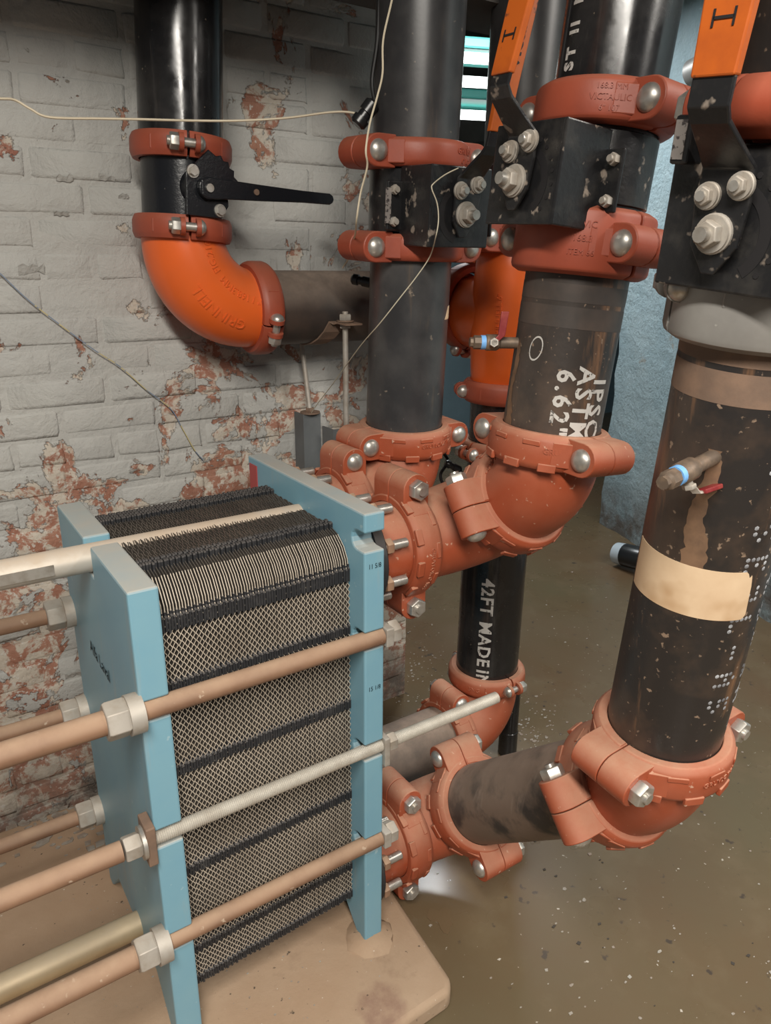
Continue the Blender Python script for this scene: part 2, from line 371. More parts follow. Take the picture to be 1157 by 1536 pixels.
# curled flakes of paint on the wall
for i, (px, py, s) in enumerate([(97, 270, .034), (160, 270, .034), (185, 296, .022), (47, 407, .05), (92, 322, .03), (208, 468, .022), (388, 190, .02), (112, 1012, .045), (205, 708, .035)]):
    p = atY(px, py, WY-.0045); rnd = random.Random(i+3); m_ = MB()
    # jagged flake, lower edge still bonded, upper edge curling off the wall
    n5 = 5; low = [(-s*.5+s*j/n5, -s*.18*rnd.random()) for j in range(n5+1)]; hi = [(-s*.5+s*j/n5, s*(.10+.28*rnd.random())) for j in range(n5+1)]
    vs = []
    for (x, z), (x2, z2) in zip(low, hi):
        vs += [p+V((x, .0012, z)), p+V((x, 0, z)), p+V((x2, -.004-.25*(z2-z), z2)), p+V((x2, -.0026-.25*(z2-z), z2))]
    fs = [(j*4+c, j*4+4+c, j*4+4+(c+1) % 4, j*4+(c+1) % 4) for j in range(n5) for c in range(4)]+[(3, 2, 1, 0), tuple(n5*4+c for c in range(4))]
    m_.add(vs, fs); obj('paint_flake', m_, 'brick', wall, smooth=False)
# far rooms
mb = MB(); A = V((2.586, 1.60, 0)); B = V((2.20, .32, 0)); d = (A-B).normalized(); n_ = V((d.y, -d.x, 0))
g = 24; vs = []; fs = []
far = A; near = A-d*3.2; rnd = random.Random(3)
for i in range(g*2+1):
    for j in range(g+1):
        q = near+(far-near)*(i/(g*2)); vs.append(q+V((0, 0, -.08+2.6*j/g))+n_*rnd.uniform(-.010, .010))
for i in range(g*2):
    for j in range(g): a = i*(g+1)+j; fs.append((a, a+g+1, a+g+2, a+1))
mb.add(vs, fs)
k0 = len(mb.v)
obox(mb, (near+far)/2+n_*.2+V((0, 0, 1.2)), (far-near)*.997, n_*.36, V((0, 0, 2.6)))
struct('wall_right', mb, 'pillar', ang=70)
mb = MB(); obox(mb, (2.2, 3.85, 1.2), (9, 0, 0), (0, .2, 0), (0, 0, 2.8)); struct('wall_far', mb, 'farwall', smooth=False)
mb = MB(); obox(mb, (6.6, 1.6, 1.2), (.2, 0, 0), (0, 9, 0), (0, 0, 2.8)); struct('wall_end', mb, 'farwall', smooth=False)
# unseen beam added along the wall to shade its top; then ceiling steel across
mb = MB(); obox(mb, (-.65, .45, 2.145), (2.7, 0, 0), (0, .18, 0), (0, 0, .60)); struct('trim_shade_beam', mb, 'beam', smooth=False)
mb = MB(); obox(mb, (3.0, 1.6, 2.28), (.16, 0, 0), (0, 5, 0), (0, 0, .36)); struct('trim_2', mb, 'beam', smooth=False)

# concrete pad
mb = MB(); poly = [(-1.75, -.21), (.085, -.175), (.104, -.155), (.128, .085), (.15, .46), (.15, .776), (-1.75, .776)]
prism(mb, (0, 0, 0), (1, 0, 0), (0, 1, 0), (0, 0, 1), poly, -.052, 0)
obj('concrete_pad', mb, 'pad', bevel=.012, seg=3, label='low dusty tan concrete pad under the blue heat exchanger', cat='concrete pad')

# ------------------------------------------------------------------ plate heat exchanger
EX = thing('plate_heat_exchanger', (-.2, .235, 0), 'blue plate heat exchanger with stacked metal plates and tie rods on concrete pad', 'heat exchanger')
T, W_, H_ = .0415, .47, .945; L_, T2 = .348, .045; HF = .902
ZR = [.706, .472, .255]
def slot_edge(zs, half, depth, y0, sgn, desc):
    """points down one vertical edge with round-bottomed slots, zs descending"""
    pts = []
    for zc in zs:
        pts += [(y0, zc+half)]
        pts += [(y0+sgn*(depth+half*math.sin(a)), zc+half*math.cos(a)) for a in [math.pi*i/6 for i in range(7)]]
        pts += [(y0, zc-half)]
    return pts
def plate_outline(top, zs_front, zs_rear, bot, foot, notch=None):
    front = [(0, top)]+slot_edge(zs_front, .0168, .024, 0, 1, True)
    if foot: front += [(0, bot), (.026, bot), (.105, bot+.085), (W_-.105, bot+.085), (W_-.026, bot), (W_, bot)]
    else: front += [(0, bot), (W_, bot)]
    rear = slot_edge(zs_rear, .0168, .024, W_, -1, True)[::-1]
    out = front+rear+[(W_, top)]
    if notch: out += [(notch[1], top), (notch[1], top-notch[2]), (notch[0], top-notch[2]), (notch[0], top)]
    return out
mb = MB(); prism(mb, (0, 0, 0), (0, 1, 0), (0, 0, 1), (1, 0, 0), plate_outline(H_, [.893]+ZR, [.893]+ZR, .0005, True), 0, T)
FP = obj('frame_plate', mb, 'blue', EX, smooth=False, bevel=.0035)
mb = MB(); prism(mb, (0, 0, 0), (0, 1, 0), (0, 0, 1), (1, 0, 0), plate_outline(HF, ZR, [.686, .461, .207], .004, True, (.212, .262, .055)), -L_-T2, -L_)
PP = obj('pressure_plate', mb, 'blue', EX, smooth=False, bevel=.0035)
# grout lump under the frame plate feet
for yy in (.012, W_-.012):
    mb = MB(); rnd = random.Random(5)
    revolve(mb, (.02, yy, .0), (0, 0, 1), [(0, .052), (.006, .045), (.014, .03), (.016, .012)], 14)
    for p in mb.v: p += V((rnd.uniform(-1, 1), rnd.uniform(-1, 1), rnd.uniform(-.4, .4)))*.005; p.z = max(p.z, 0)
    obj('grout', mb, 'pad', EX)
# carrying bar on top, guide bar below
mb = MB(); revolve(mb, (-1.45, .236, .874), (1, 0, 0), [(0, .024), (1.453, .024)], 28); obj('carrying_bar', mb, 'bar', EX)
mb = MB(); cyl(mb, (-1.45, .205, .112), (.003, .205, .112), .025, 24); obj('guide_bar', mb, 'guide', EX)
mb = MB(); obox(mb, (-1.47, .235, .44), (.06, 0, 0), (0, .12, 0), (0, 0, .9)); obj('support_column', mb, 'blue', EX, smooth=False, bevel=.004)
# plates and gaskets
NP = 74; pitch = L_/NP
BANDS = [(.820, .026), (.712, .018), (.556, .020), (.350, .020), (.172, .016), (.100, .020)]
YF = .046; lam = .0125; amp = pitch*.40; th = .00075; zb, ztop, zc = .088, .893, .832
def plate_mesh(phase, seed):
    rnd = random.Random(seed); mb = MB()
    # path up the front edge, over the chamfered corner and along the top: (y, z, inward dir)
    path = []; nz = int((zc-zb)/lam*4)
    for i in range(nz+1):
        z = zb+(zc-zb)*i/nz; path.append((YF, z, (1, 0), math.sin(2*math.pi*(i/4)+phase)))
    ch = [(YF+.004, .848), (YF+.014, .868), (YF+.036, .884), (YF+.055, .891)]
    for j, (y, z) in enumerate(ch): path.append((y, z, (.7, -.7), .25*(-1)**j))
    ny = 40
    for i in range(1, ny+1):
        y = YF+.055+(W_-2*YF-.11)*i/ny; path.append((y, ztop+.0012*math.sin(i*2.1), (0, -1), .6*math.sin(i*1.57+phase)))
    for (y, z) in [(W_-YF-.03, .884), (W_-YF-.006, .85), (W_-YF, .83), (W_-YF, .09)]: path.append((y, z, (-.9, -.2), 0))
    vs = []; dpt = .016
    for (y, z, d, s) in path:
        x = s*amp
        vs += [V((x-th, y, z)), V((x+th, y, z)), V((x*.8+th, y+d[0]*dpt, z+d[1]*dpt)), V((x*.8-th, y+d[0]*dpt, z+d[1]*dpt))]
    k = len(path); fs = []; mi = []
    for i in range(k-1):
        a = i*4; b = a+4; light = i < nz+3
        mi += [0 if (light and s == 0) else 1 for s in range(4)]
        for s in range(4): fs.append((a+s, b+s, b+(s+1) % 4, a+(s+1) % 4))
    # flat web joining front, top and bottom
    web = [V((0, YF+.012, zb+.004)), V((0, W_-YF-.012, zb+.004)), V((0, W_-YF-.012, .82)), V((0, W_-YF-.06, .875)), V((0, YF+.06, .875)), V((0, YF+.012, .82))]
    mb.add(vs, fs); mb.add(web, [tuple(range(6))]); mb.mi = mi+[1]; return mb
def raw_mesh(mb, name, m, org, smooth=False):
    me = bpy.data.meshes.new(name); me.from_pydata([p-org for p in mb.v], [], mb.f); me.materials.append(M[m])
    if smooth: me.polygons.foreach_set('use_smooth', [True]*len(me.polygons))
    if hasattr(mb, 'mi'): me.materials.append(M['plateshade']); me.polygons.foreach_set('material_index', mb.mi)
    me.update(); return me
pm = [raw_mesh(plate_mesh(0, 1), 'plate', 'plate', V((0, 0, 0))), raw_mesh(plate_mesh(math.pi, 2), 'plate', 'plate', V((0, 0, 0)))]
def gasket_mesh(v):
    # one comb-shaped gasket: hidden bead with lugs standing out to the front edge and the top
    mb = MB(); yi = YF+.017; dz = .0012 if v else -.0012; pts = [(yi, zb+.002)]
    for (zc_, h) in BANDS[::-1]:
        zc_ += dz; pts += [(yi, zc_-h/2), (YF-.0025, zc_-h/2), (YF-.0025, zc_+h/2-.003), (YF+.0005, zc_+h/2), (YF+.0005, zc_+h/2+.005), (yi, zc_+h/2+.005)]
    zi = ztop-.012; pts += [(yi, .832), (YF+.03, .868), (YF+.058, zi)]
    for y0 in (.104, .119, .343, .357, .371):
        y0 += .003 if v else 0; pts += [(y0-.005, zi), (y0-.005, ztop+.0055), (y0-.003, ztop+.0075), (y0+.003, ztop+.0075), (y0+.005, ztop+.0055), (y0+.005, zi)]
    pts += [(.405, zi), (.405, zi-.006), (YF+.064, zi-.006), (YF+.035, .860), (yi+.006, .828), (yi+.006, zb+.002)]
    prism(mb, (0, 0, 0), Y_, Z_, X_, pts, -pitch*.38, pitch*.38); return mb
X_, Y_, Z_ = V((1, 0, 0)), V((0, 1, 0)), V((0, 0, 1))
gm = [raw_mesh(gasket_mesh(i), 'gasket', 'rubber', V((0, 0, 0))) for i in (0, 1)]
for i in range(NP):
    x = -L_+pitch*(i+.5); p = bpy.data.objects.new('plate', pm[i % 2]); C.objects.link(p); p.parent = EX
    rnd = random.Random(i); jy = rnd.uniform(-.0012, .0012)+.012*((x+L_/2)/L_)-.002; jz = rnd.uniform(-.0008, .0008)
    p.location = V((x, jy, jz))-ROOT[EX.name]
    q = bpy.data.objects.new('gasket', gm[(i//1) % 2]); C.objects.link(q); q.parent = p
# tightening rods
def washer(mb, A, ax, r, h): return revolve(mb, A, ax, [(0, r), (h, r)], 24)
XL = -L_-T2
def tie_rod(y, z, r_in, r_out, style, xend=-1.45, right=.075, vis=True):
    if style == 'thread':
        mb = MB(); thread(mb, (XL-.045, y, z), (right, y, z), r_in, .0033, 14)
        rd = obj('tie_rod', mb, 'thread', EX, ang=80)
    else:
        mb = MB(); cyl(mb, (XL-.04, y, z), (right-.02, y, z), r_in*.8, 20); rd = obj('tie_rod', mb, 'zinc', EX)
        mb = MB(); cyl(mb, (XL+.004, y, z), (T-.002, y, z), r_in, 24); obj('sleeve', mb, 'sleeve', rd)
    mb = MB(); cyl(mb, (xend, y, z), (XL-.05, y, z), r_out, 24); obj('sleeve', mb, 'sleeve', rd)
    mb = MB()
    if style == 'thread':
        hexn(mb, (XL-.047, y, z), (1, 0, 0), .026, .021, (0, 0, 1)); obj('nut', mb, 'zinc', rd, bevel=.001)
        mb = MB(); washer(mb, (XL-.021, y, z), (1, 0, 0), .027, .006); obj('washer', mb, 'steel', rd)
        mb = MB(); obox(mb, (XL-.008, y+.002, z), (.015, 0, 0), (0, .045, 0), (0, 0, .072)); obj('plate_washer', mb, 'rust', rd, smooth=False, bevel=.002)
    else:
        hexn(mb, (XL-.05, y, z), (1, 0, 0), .034, .030, (0, .3, 1)); obj('nut', mb, 'zinc', rd, bevel=.0012)
        mb = MB(); washer(mb, (XL-.018, y, z), (1, 0, 0), .031, .022); obj('bearing_collar', mb, 'zinc', rd)
    if vis:
        mb = MB()
        if style == 'thread':
            obox(mb, (T+.006, y, z-.012), (.012, 0, 0), (0, .03, 0), (0, 0, .062)); obj('plate_washer', mb, 'zinc', rd, smooth=False, bevel=.002)
            mb = MB(); hexn(mb, (T+.012, y, z), (1, 0, 0), .018, .018); obj('nut', mb, 'zinc', rd)
        else:
            obox(mb, (T+.007, y+.003, z), (.016, 0, 0), (0, .04, 0), (0, 0, .036)); obj('plate_washer', mb, 'zinc', rd, smooth=False, bevel=.002)
            mb = MB(); hexn(mb, (T+.014, y+.004, z), (1, 0, 0), .02, .022); obj('nut', mb, 'zinc', rd)
    return rd
tie_rod(.006, ZR[0], .0160, .0185, 'sleeve'); 
tie_rod(.008, ZR[1], .0125, .0165, 'thread', right=atY(745, 1050, .008).x)
tie_rod(.006, ZR[2], .0155, .0190, 'sleeve')
for zz in (.686, .461, .207): tie_rod(.455, zz, .0125, .0155, 'sleeve')
# port collars and studs
PORTS = {'ft': (.1225, .825), 'fb': (.1225, .115), 'bt': (.3475, .825), 'bb': (.3475, .115)}
for k, (y, z) in PORTS.items():
    mb = MB(); revolve(mb, (T, y, z), (1, 0, 0), [(0, .108), (.018, .108), (.022, .104), (.022, .07)], 40); pc = obj('port_collar', mb, 'rubber', EX)
    for a in range(8):
        an = math.radians(22.5+45*a); sy, sz = y+.095*math.cos(an), z+.095*math.sin(an)
        mb = MB(); thread(mb, (T+.01, sy, sz), (.112, sy, sz), .0095, .0032, 12); st = obj('stud', mb, 'steel', EX, ang=80)
        mb = MB(); hexn(mb, (.0640, sy, sz), (1, 0, 0), .014, .0155); obj('nut', mb, 'sleeve', st)
# pen marks and red overspray
TY, TZ = .25, .674
F = lambda y0, z0, c=1: (lambda x, y, z: V((.0415*.5+x, -.0008-z, z0+y)))
text('pen_mark', '15 1/8', .013, lambda x, y, z: V((.021+x*.8, -.0006, .607+y)), 'ink', FP, .0003)
text('pen_mark', '11 5/8', .013, lambda x, y, z: V((.021+x*.8, -.0006, .848+y)), 'ink', FP, .0003)
text('lettering', 'Alfa Laval', .036, lambda x, y, z: V((XL-.0012, TY-x, TZ+y)), 'blueink', PP, .0003)
mb = MB(); obox(mb, (-.0008, .443, .895), (.0016, 0, 0), (0, .036, 0), (0, 0, .07)); obj('red_paint', mb, 'redpaint', FP, smooth=False)
mb = MB(); obox(mb, (-.0008, .456, .80), (.0016, 0, 0), (0, .020, 0), (0, 0, .12)); obj('red_paint', mb, 'redpaint', FP, smooth=False)
mb = MB(); obox(mb, (-.9, .2115, .874), (.9, 0, 0), (0, .0008, 0), (0, 0, .018)); obj('foil_label', mb, 'steel', EX, smooth=False)
# ------------------------------------------------------------------ pipes, elbows, couplings
R6 = .0842
def pipe(A, B, m, label, r=R6, name='steel_pipe', cat='pipe', parent=None):
    mb = MB(); A = V(A); B = V(B); L = (B-A).length
    revolve(mb, A, B-A, [(0, r-.007), (0, r), (L, r), (L, r-.007)], 64, cap=False); 
    return obj(name, mb, m, parent, label=label, cat=cat)
def paint_band(A, ax, r, l0, l1, m, parent, name='bare_band'):
    mb = MB(); revolve(mb, V(A)+V(ax).normalized()*l0, ax, [(0, r+.0004), (l1-l0, r+.0004)], 64, cap=False); return obj(name, mb, m, parent)
def coupling(O, ax, b, label, m='red', R=R6, wd=.060, style='heavy', nut_front=False, txt=None, lift=.021):
    """two-bolt grooved coupling: housings meet at the bolt pads; b = bolt direction"""
    O = V(O); ax = V(ax).normalized(); b = V(b); b = (b-ax*b.dot(ax)).normalized(); o = ax.cross(b)
    root = thing('pipe_coupling', O, label, 'pipe coupling')
    h = wd/2; Ro = R+lift
    prof = [(-h, R+.0008), (-h, R+.013), (-h+.006, Ro-.002), (-h+.012, Ro), (h-.012, Ro), (h-.006, Ro-.002), (h, R+.013), (h, R+.0008)]
    for sg in (1, -1):
        mb = MB(); revolve(mb, O, ax, prof, 40, math.radians(1.5), math.radians(178.5), hint=o if sg > 0 else -o, closed=True)
        # hint o, rotating towards ax x o = -b ; flip by sign
        hd = ax.cross(o if sg > 0 else -o)       # mid direction of this half
        heavy = style == 'heavy'
        for s2 in (1, -1):
            oo = o*s2; rc = R+(.035 if heavy else .024); lr = .0285 if heavy else .017; ln = .050 if heavy else .020; g0 = .0007 if heavy else .011
            pol = [(R-.004-rc, lr), (0, lr)]+[(lr*math.sin(a), lr*math.cos(a)) for a in [math.pi*i/10 for i in range(1, 10)]]+[(0, -lr), (R-.004-rc, -lr)]
            prism(mb, O+oo*rc, oo, ax, hd, pol, g0, ln)
            # gusset easing the pad into the ring
            c48, s48 = math.cos(math.radians(44)), math.sin(math.radians(44))
            pol2 = [(rc, g0), (rc+lr*.2, ln*.5), (rc-.014, ln*.84), (Ro*c48*1.03, Ro*s48*.98), (Ro*c48, Ro*s48), ((R+.004)*c48, (R+.004)*s48), ((R+.003)*.95, (R+.003)*.31), (R+.003, g0)]
            prism(mb, O, oo, hd, ax, pol2, -min(lr*.72, h*.9), min(lr*.72, h*.9))
        # raised ribs along both rims
        if heavy and m == 'red':
            for t in range(7):
                a0 = math.radians(32+t*17); uu = (o if sg > 0 else -o); dd = uu*math.cos(a0)+hd*math.sin(a0); tt = -uu*math.sin(a0)+hd*math.cos(a0)
                if t % 2 == 0: obox(mb, O+dd*(Ro-.0015)-ax*h*.80, tt*.030, dd*.007, ax*.014)
                else: obox(mb, O+dd*(Ro-.0002)+ax*h*.50, tt*.030, dd*.003, ax*.009)
        obj('housing', mb, m, root, bevel=.0022 if heavy else .0015, ang=35)
    for s2 in (1, -1):
        ln = .050 if style == 'heavy' else .020; c = O+o*s2*(R+(.035 if style == 'heavy' else .024)); d = -b if nut_front else b
        mb = MB(); cyl(mb, c-d*(ln+.022), c+d*(ln+.004), .0085, 14); bo = obj('bolt', mb, 'steel', root)
        mb = MB(); dome(mb, c+d*(ln-.001), d, .0195 if style == 'heavy' else .0155, .0125); obj('bolt_head', mb, 'steel', bo)
        mb = MB(); hexn(mb, c-d*(ln-.001), -d, .018, .0200 if style == 'heavy' else .016); obj('nut', mb, 'steel', bo, bevel=.0008)
    if txt:
        for (tb, size, d0, off) in txt:
            text('raised_lettering', tb, size, on_cyl(O, ax, Ro+.0006, d0, off, 0), m, root, .0009)
    return root
def elbow(Cn, d1, d2, e1, e2, m, label, R=R6*1.0, name='pipe_elbow', body=1.02):
    """bend through corner Cn: comes in along d1, leaves along d2"""
    Cn = V(Cn); d1 = V(d1).normalized(); d2 = V(d2).normalized(); th = d1.angle(d2); e = min(e1, e2)*.93; r = e/math.tan(th/2)
    st = Cn-d1*e; nrm = (d2-d1*d2.dot(d1)).normalized(); ctr = st+nrm*r; pts = [(Cn-d1*e1, R), (Cn-d1*(e1-.014), R), (Cn-d1*(e1-.016), R*body), ]
    k = 20
    for i in range(k+1):
        a = th*i/k; pts.append((ctr-nrm*r*math.cos(a)+d1*r*math.sin(a), R*body+.004*math.sin(math.pi*i/k)))
    pts += [(Cn+d2*(e2-.016), R*body), (Cn+d2*(e2-.014), R), (Cn+d2*e2, R)]
    # keep points ordered along the path
    q = [pts[0]]
    for p in pts[1:]:
        if (p[0]-q[-1][0]).length > 1e-4: q.append(p)
    bn = d1.cross(d2).normalized(); mb = MB(); sweep(mb, [p[0] for p in q], [p[1] for p in q], 48, hint=bn)
    o = obj(name, mb, m, label=label, cat='pipe elbow')
    def surf(frac, phi, h):
        a = th*frac; rad = -nrm*math.cos(a)+d1*math.sin(a); c = ctr+rad*r
        return c+(rad*math.sin(phi)+bn*math.cos(phi))*(R*body+.004*math.sin(math.pi*max(0, min(1, frac)))+h)
    return o, surf, (th, r)
def elbow_text(el, body, size, frac, phi, flip=1, bnside=1, extr=.0018):
    o, surf, (th, r) = el; rr = r+R6*math.sin(phi)
    def fn(x, y, z):
        return surf(frac-flip*bnside*x/(rr*th), (phi+flip*y/R6) if bnside > 0 else math.pi-(phi+flip*y/R6), z)
    mname = o.data.materials[0].name
    key = [k for k in M if M[k].name == mname][0]
    return text('cast_lettering', body, size, fn, key, o, extr)

X = V((1, 0, 0)); Y = V((0, 1, 0)); Z = V((0, 0, 1))
# ---- left riser against the wall
LA = V((-.0525, .65, 1.238)); LB = V((-.0115, .65, 1.90)); la = (LB-LA).normalized()
def on(A, a, z): return A+a*((z-A.z)/a.z)
pipe(on(LA, la, 1.562), on(LA, la, 2.44), 'black', 'glossy black riser pipe against the brick wall, above the black lever valve')
coupling(on(LA, la, 1.556), la, (.98, -.2, 0), 'red coupling on top of the black lever valve by the brick wall', 'redclean', style='light', wd=.046, lift=.018)
coupling(on(LA, la, 1.404), la, (.98, -.2, 0), 'red coupling between the black lever valve and the bright orange elbow', 'redclean', style='light', wd=.046, lift=.018)
LE = elbow(LA, -la, X, .166, .166, 'orange', 'bright orange elbow with cast lettering against the brick wall', R=R6)
elbow_text(LE, 'GRINNELL', .030, .60, math.radians(24), 1, 1)
elbow_text(LE, '6" / 168.3MM  FIG.210', .021, .52, math.radians(-14), 1, 1)
coupling(LA+X*.170, X, (0, -.35, 1), 'red coupling joining the bright orange elbow to the horizontal pipe', 'redclean', style='light', wd=.05, lift=.020)
HP = pipe(LA+X*.172, (.455, .65, 1.236), 'pipewall', 'dusty black horizontal pipe along the brick wall, held by a strap')
elbow((.62, .65, 1.236), X, -Y, .150, .13, 'redclean', 'dark red elbow behind the dull black riser, at the end of the wall pipe')
# ---- riser one, straight up from the rear top port
A1 = V((.325, .347, 1.0)); a1 = (V((.322, .308, 1.80))-A1).normalized(); P1 = lambda z: on(A1, a1, z)
Q1 = pipe(P1(.975), P1(1.372), 'blackdust', 'dull black pipe section rising behind the blue frame plate, with tape scrap')
pipe(P1(1.545), P1(2.44), 'blackdust', 'dull black riser pipe above the valve nearest the hanging cream wire')
coupling(P1(.972), a1, -Y, 'dusty red coupling at the foot of the dull black pipe behind the frame plate', txt=[('GRUVLOK 6" 168.3', .0125, V((.25, -.97, 0)), .002)])
coupling(P1(1.372), a1, -Y, 'red coupling under the valve with the nameplate tab', 'redclean', wd=.05)
coupling(P1(1.540), a1, -Y, 'red coupling with raised lettering above the valve with nameplate tab', 'redclean', wd=.05, style='heavy', txt=[('GRUVLOK', .016, V((.55, -.83, 0)), .006), ('6" 168.3', .013, V((.55, -.83, 0)), -.011)])
elbow((.325, .3475, .825), X, Z, .16, .145, 'red', 'dusty red elbow turning up from the rear top port')
coupling((.165, .3475, .825), X, -Y, 'dusty red coupling at the rear top port, behind the frame plate')
# ---- riser two, offset from the front top port
A2 = V((.337, -.085, 1.09)); a2 = (V((.385, -.108, 1.663))-A2).normalized(); P2 = lambda z: on(A2, a2, z)
Q2 = pipe(P2(1.048), P2(1.36), 'rusty', 'stencilled black pipe section with rust run, over the big middle elbow')
Q2t = pipe(P2(1.565), P2(2.44), 'black', 'glossy black riser pipe with white marks between the two orange levers')
C1 = V((.334, .1225, .825)); C2 = V((.333, -.081, .968)); n1 = (C2-C1).normalized(); bt = n1.cross(X)
bt = bt if bt.z < 0 else -bt
EA = elbow(C1, X, n1, .165, .150, 'red', 'dusty red elbow leaving the front top port')
EB = elbow(C2, n1, a2, .072, .075, 'red', 'large dusty red elbow under the stencilled pipe', body=1.04)
coupling((.160, .1225, .825), X, -Y, 'dusty red coupling with big nuts at the front top port', txt=[('GRUVLOK 6" 168.3', .0125, V((0, -.95, -.3)), .002)], nut_front=True)
coupling(C1+n1*.163, n1, bt, 'dusty red coupling tilted between the two front top elbows')
coupling(P2(1.043), a2, -X, 'dusty red coupling at the foot of the stencilled pipe', wd=.06, txt=[('GRUVLOK 6"', .014, V((-.5, -.87, 0)), .004)])
coupling(P2(1.372), a2, -X, 'tall red coupling under the middle valve bracket', 'redclean', wd=.10, lift=.026, txt=[('6" VIC', .014, V((-.75, -.66, 0)), .022), ('168.3', .014, V((-.75, -.66, 0)), .002), ('ITEM 66', .012, V((-.75, -.66, 0)), -.018)])
coupling(P2(1.562), a2, -X, 'red coupling above the middle valve, below the white-marked riser', 'redclean', wd=.062, lift=.024, txt=[('168.3 MM', .011, V((-.72, -.7, 0)), .014), ('VICTAULIC', .012, V((-.72, -.7, 0)), 0), ('6" 107', .011, V((-.72, -.7, 0)), -.014)])
elbow_text(EB, 'GRUVLOK', .020, .40, math.radians(-32), 1, 1)
# ---- riser three, right foreground
A3 = V((.284, -.417, .713)); a3 = (V((.270, -.445, .978))-A3).normalized(); P3 = lambda z: on(A3, a3, z)
Q3 = pipe(P3(.64), P3(1.30), 'rusty', 'thick scuffed black pipe with beige tape band in right foreground')
pipe(P3(1.50), P3(2.44), 'rusty', 'rust brown riser pipe at the top right corner')
C3 = V((.305, .1225, .115)); C4 = P3(.565); n3 = (C4-C3).normalized(); bt3 = n3.cross(X); bt3 = bt3 if bt3.z < 0 else -bt3
L34 = (C4-C3).length
EC = elbow(C3, X, n3, .142, .130, 'red', 'dusty red elbow leaving the front bottom port')
ED = elbow(C4, n3, a3, .075, .078, 'red', 'large dusty red elbow under the thick taped pipe', body=1.04)
pipe(C3+n3*.135, C4-n3*.08, 'slant', 'slanting scuffed pipe between the two lower red elbows')
coupling((.163, .1225, .115), X, -Y, 'dusty red coupling with big nuts at the front bottom port', nut_front=True)
sidep = n3.cross(X).normalized()
coupling(C3+n3*.137, n3, -X, 'dusty tan-red coupling at the lower end of the slanting pipe')
coupling(C4-n3*.083, n3, bt3, 'dusty red coupling at the upper end of the slanting pipe')
coupling(P3(.642), a3, Y, 'dusty red coupling at the foot of the thick taped pipe', txt=[('GRUVLOK 6" 168.3', .0125, V((.15, -.99, 0)), .002)], wd=.062)
coupling(P3(1.318), a3, (-.56, -.83, 0), 'grey galvanised coupling under the right hand valve', 'galv', wd=.12, lift=.024, style='light')
coupling(P3(1.495), a3, -Y, 'red coupling at the top of the right hand valve', 'redclean', wd=.062, lift=.022)
elbow_text(ED, 'VIC 6', .018, .35, math.radians(-25), 1, 1)
# ---- riser four, rear bottom port
A4 = V((.622, .35, .3)); a4 = (V((.632, .35, 1.2))-A4).normalized(); P4 = lambda z: on(A4, a4, z)
pipe((T+.05, .3475, .115), (.49, .35, .115), 'pipewall', 'short dusty pipe leaving the rear bottom port')
elbow((.622, .35, .115), X, Z, .128, .150, 'red', 'dusty red elbow under the narrow stencilled riser')
coupling((.492, .35, .115), X, -Y, 'dusty red coupling on the short pipe behind the threaded rod')
coupling(P4(.266), a4, -X, 'slim dusty red coupling at the foot of the narrow stencilled riser', style='light', wd=.05, txt=[('5NG', .016, V((-.85, -.5, 0)), 0)])
Q4 = pipe(P4(.268), P4(.90), 'black', 'black riser pipe stencilled 42FT MADE, standing behind the elbows')
Q4b = pipe(P4(.902), P4(1.046), 'black', 'short black pipe piece below the orange tee')
coupling(P4(.902), a4, -Y, 'small red coupling half hidden behind the big middle elbow', style='light', wd=.05)
coupling(P4(1.048), a4, (-.5, -.87, 0), 'dark red coupling just below the orange tee', 'redclean', style='light', wd=.05)
te = thing('pipe_tee', P4(1.06), 'bright orange tee behind the two stencilled pipes', 'pipe tee')
mb = MB(); revolve(mb, P4(1.05), a4, [(0, R6), (.02, R6), (.024, R6*1.03), (.06, R6*1.06), (.17, R6*1.14), (.28, R6*1.06), (.316, R6*1.03), (.32, R6), (.335, R6)], 48); obj('run', mb, 'orange', te)
mb = MB(); revolve(mb, P4(1.225), Y, [(0, R6*1.12), (.08, R6*1.06), (.135, R6*1.03), (.139, R6), (.155, R6)], 48); tb_ = obj('branch', mb, 'orange', te)
text('cast_lettering', 'GRINNELL 6"', .018, on_cyl(P4(1.225), a4, R6*1.14, V((-.85, -.5, 0)), .0, 1), 'orange', te, .001)
coupling((.63, .50, 1.236), Y, (-1, 0, .2), 'dark red coupling on the side branch of the orange tee', 'redclean', style='light', wd=.05)
coupling(P4(1.392), a4, -Y, 'red coupling on top of the orange tee', 'redclean')
pipe(P4(1.54), P4(2.44), 'blackdust', 'grey black riser pipe at the back between the orange levers')
# flange adapters at the four ports
for k, (y, z) in PORTS.items():
    lab = {'ft': 'red stub between front top port and its coupling', 'fb': 'red stub between front bottom port and its coupling', 'bt': 'red stub between rear top port and its coupling', 'bb': 'red stub between rear bottom port and the short dusty pipe'}[k]
    mb = MB(); e = .158 if k != 'bb' else .10
    revolve(mb, (T+.024, y, z), X, [(0, .080), (.006, .0805), (.03, .0815), (.05, .0842), (e-T-.024, .0842)], 48); obj('flange_adapter', mb, 'red', label=lab, cat='flange adapter')
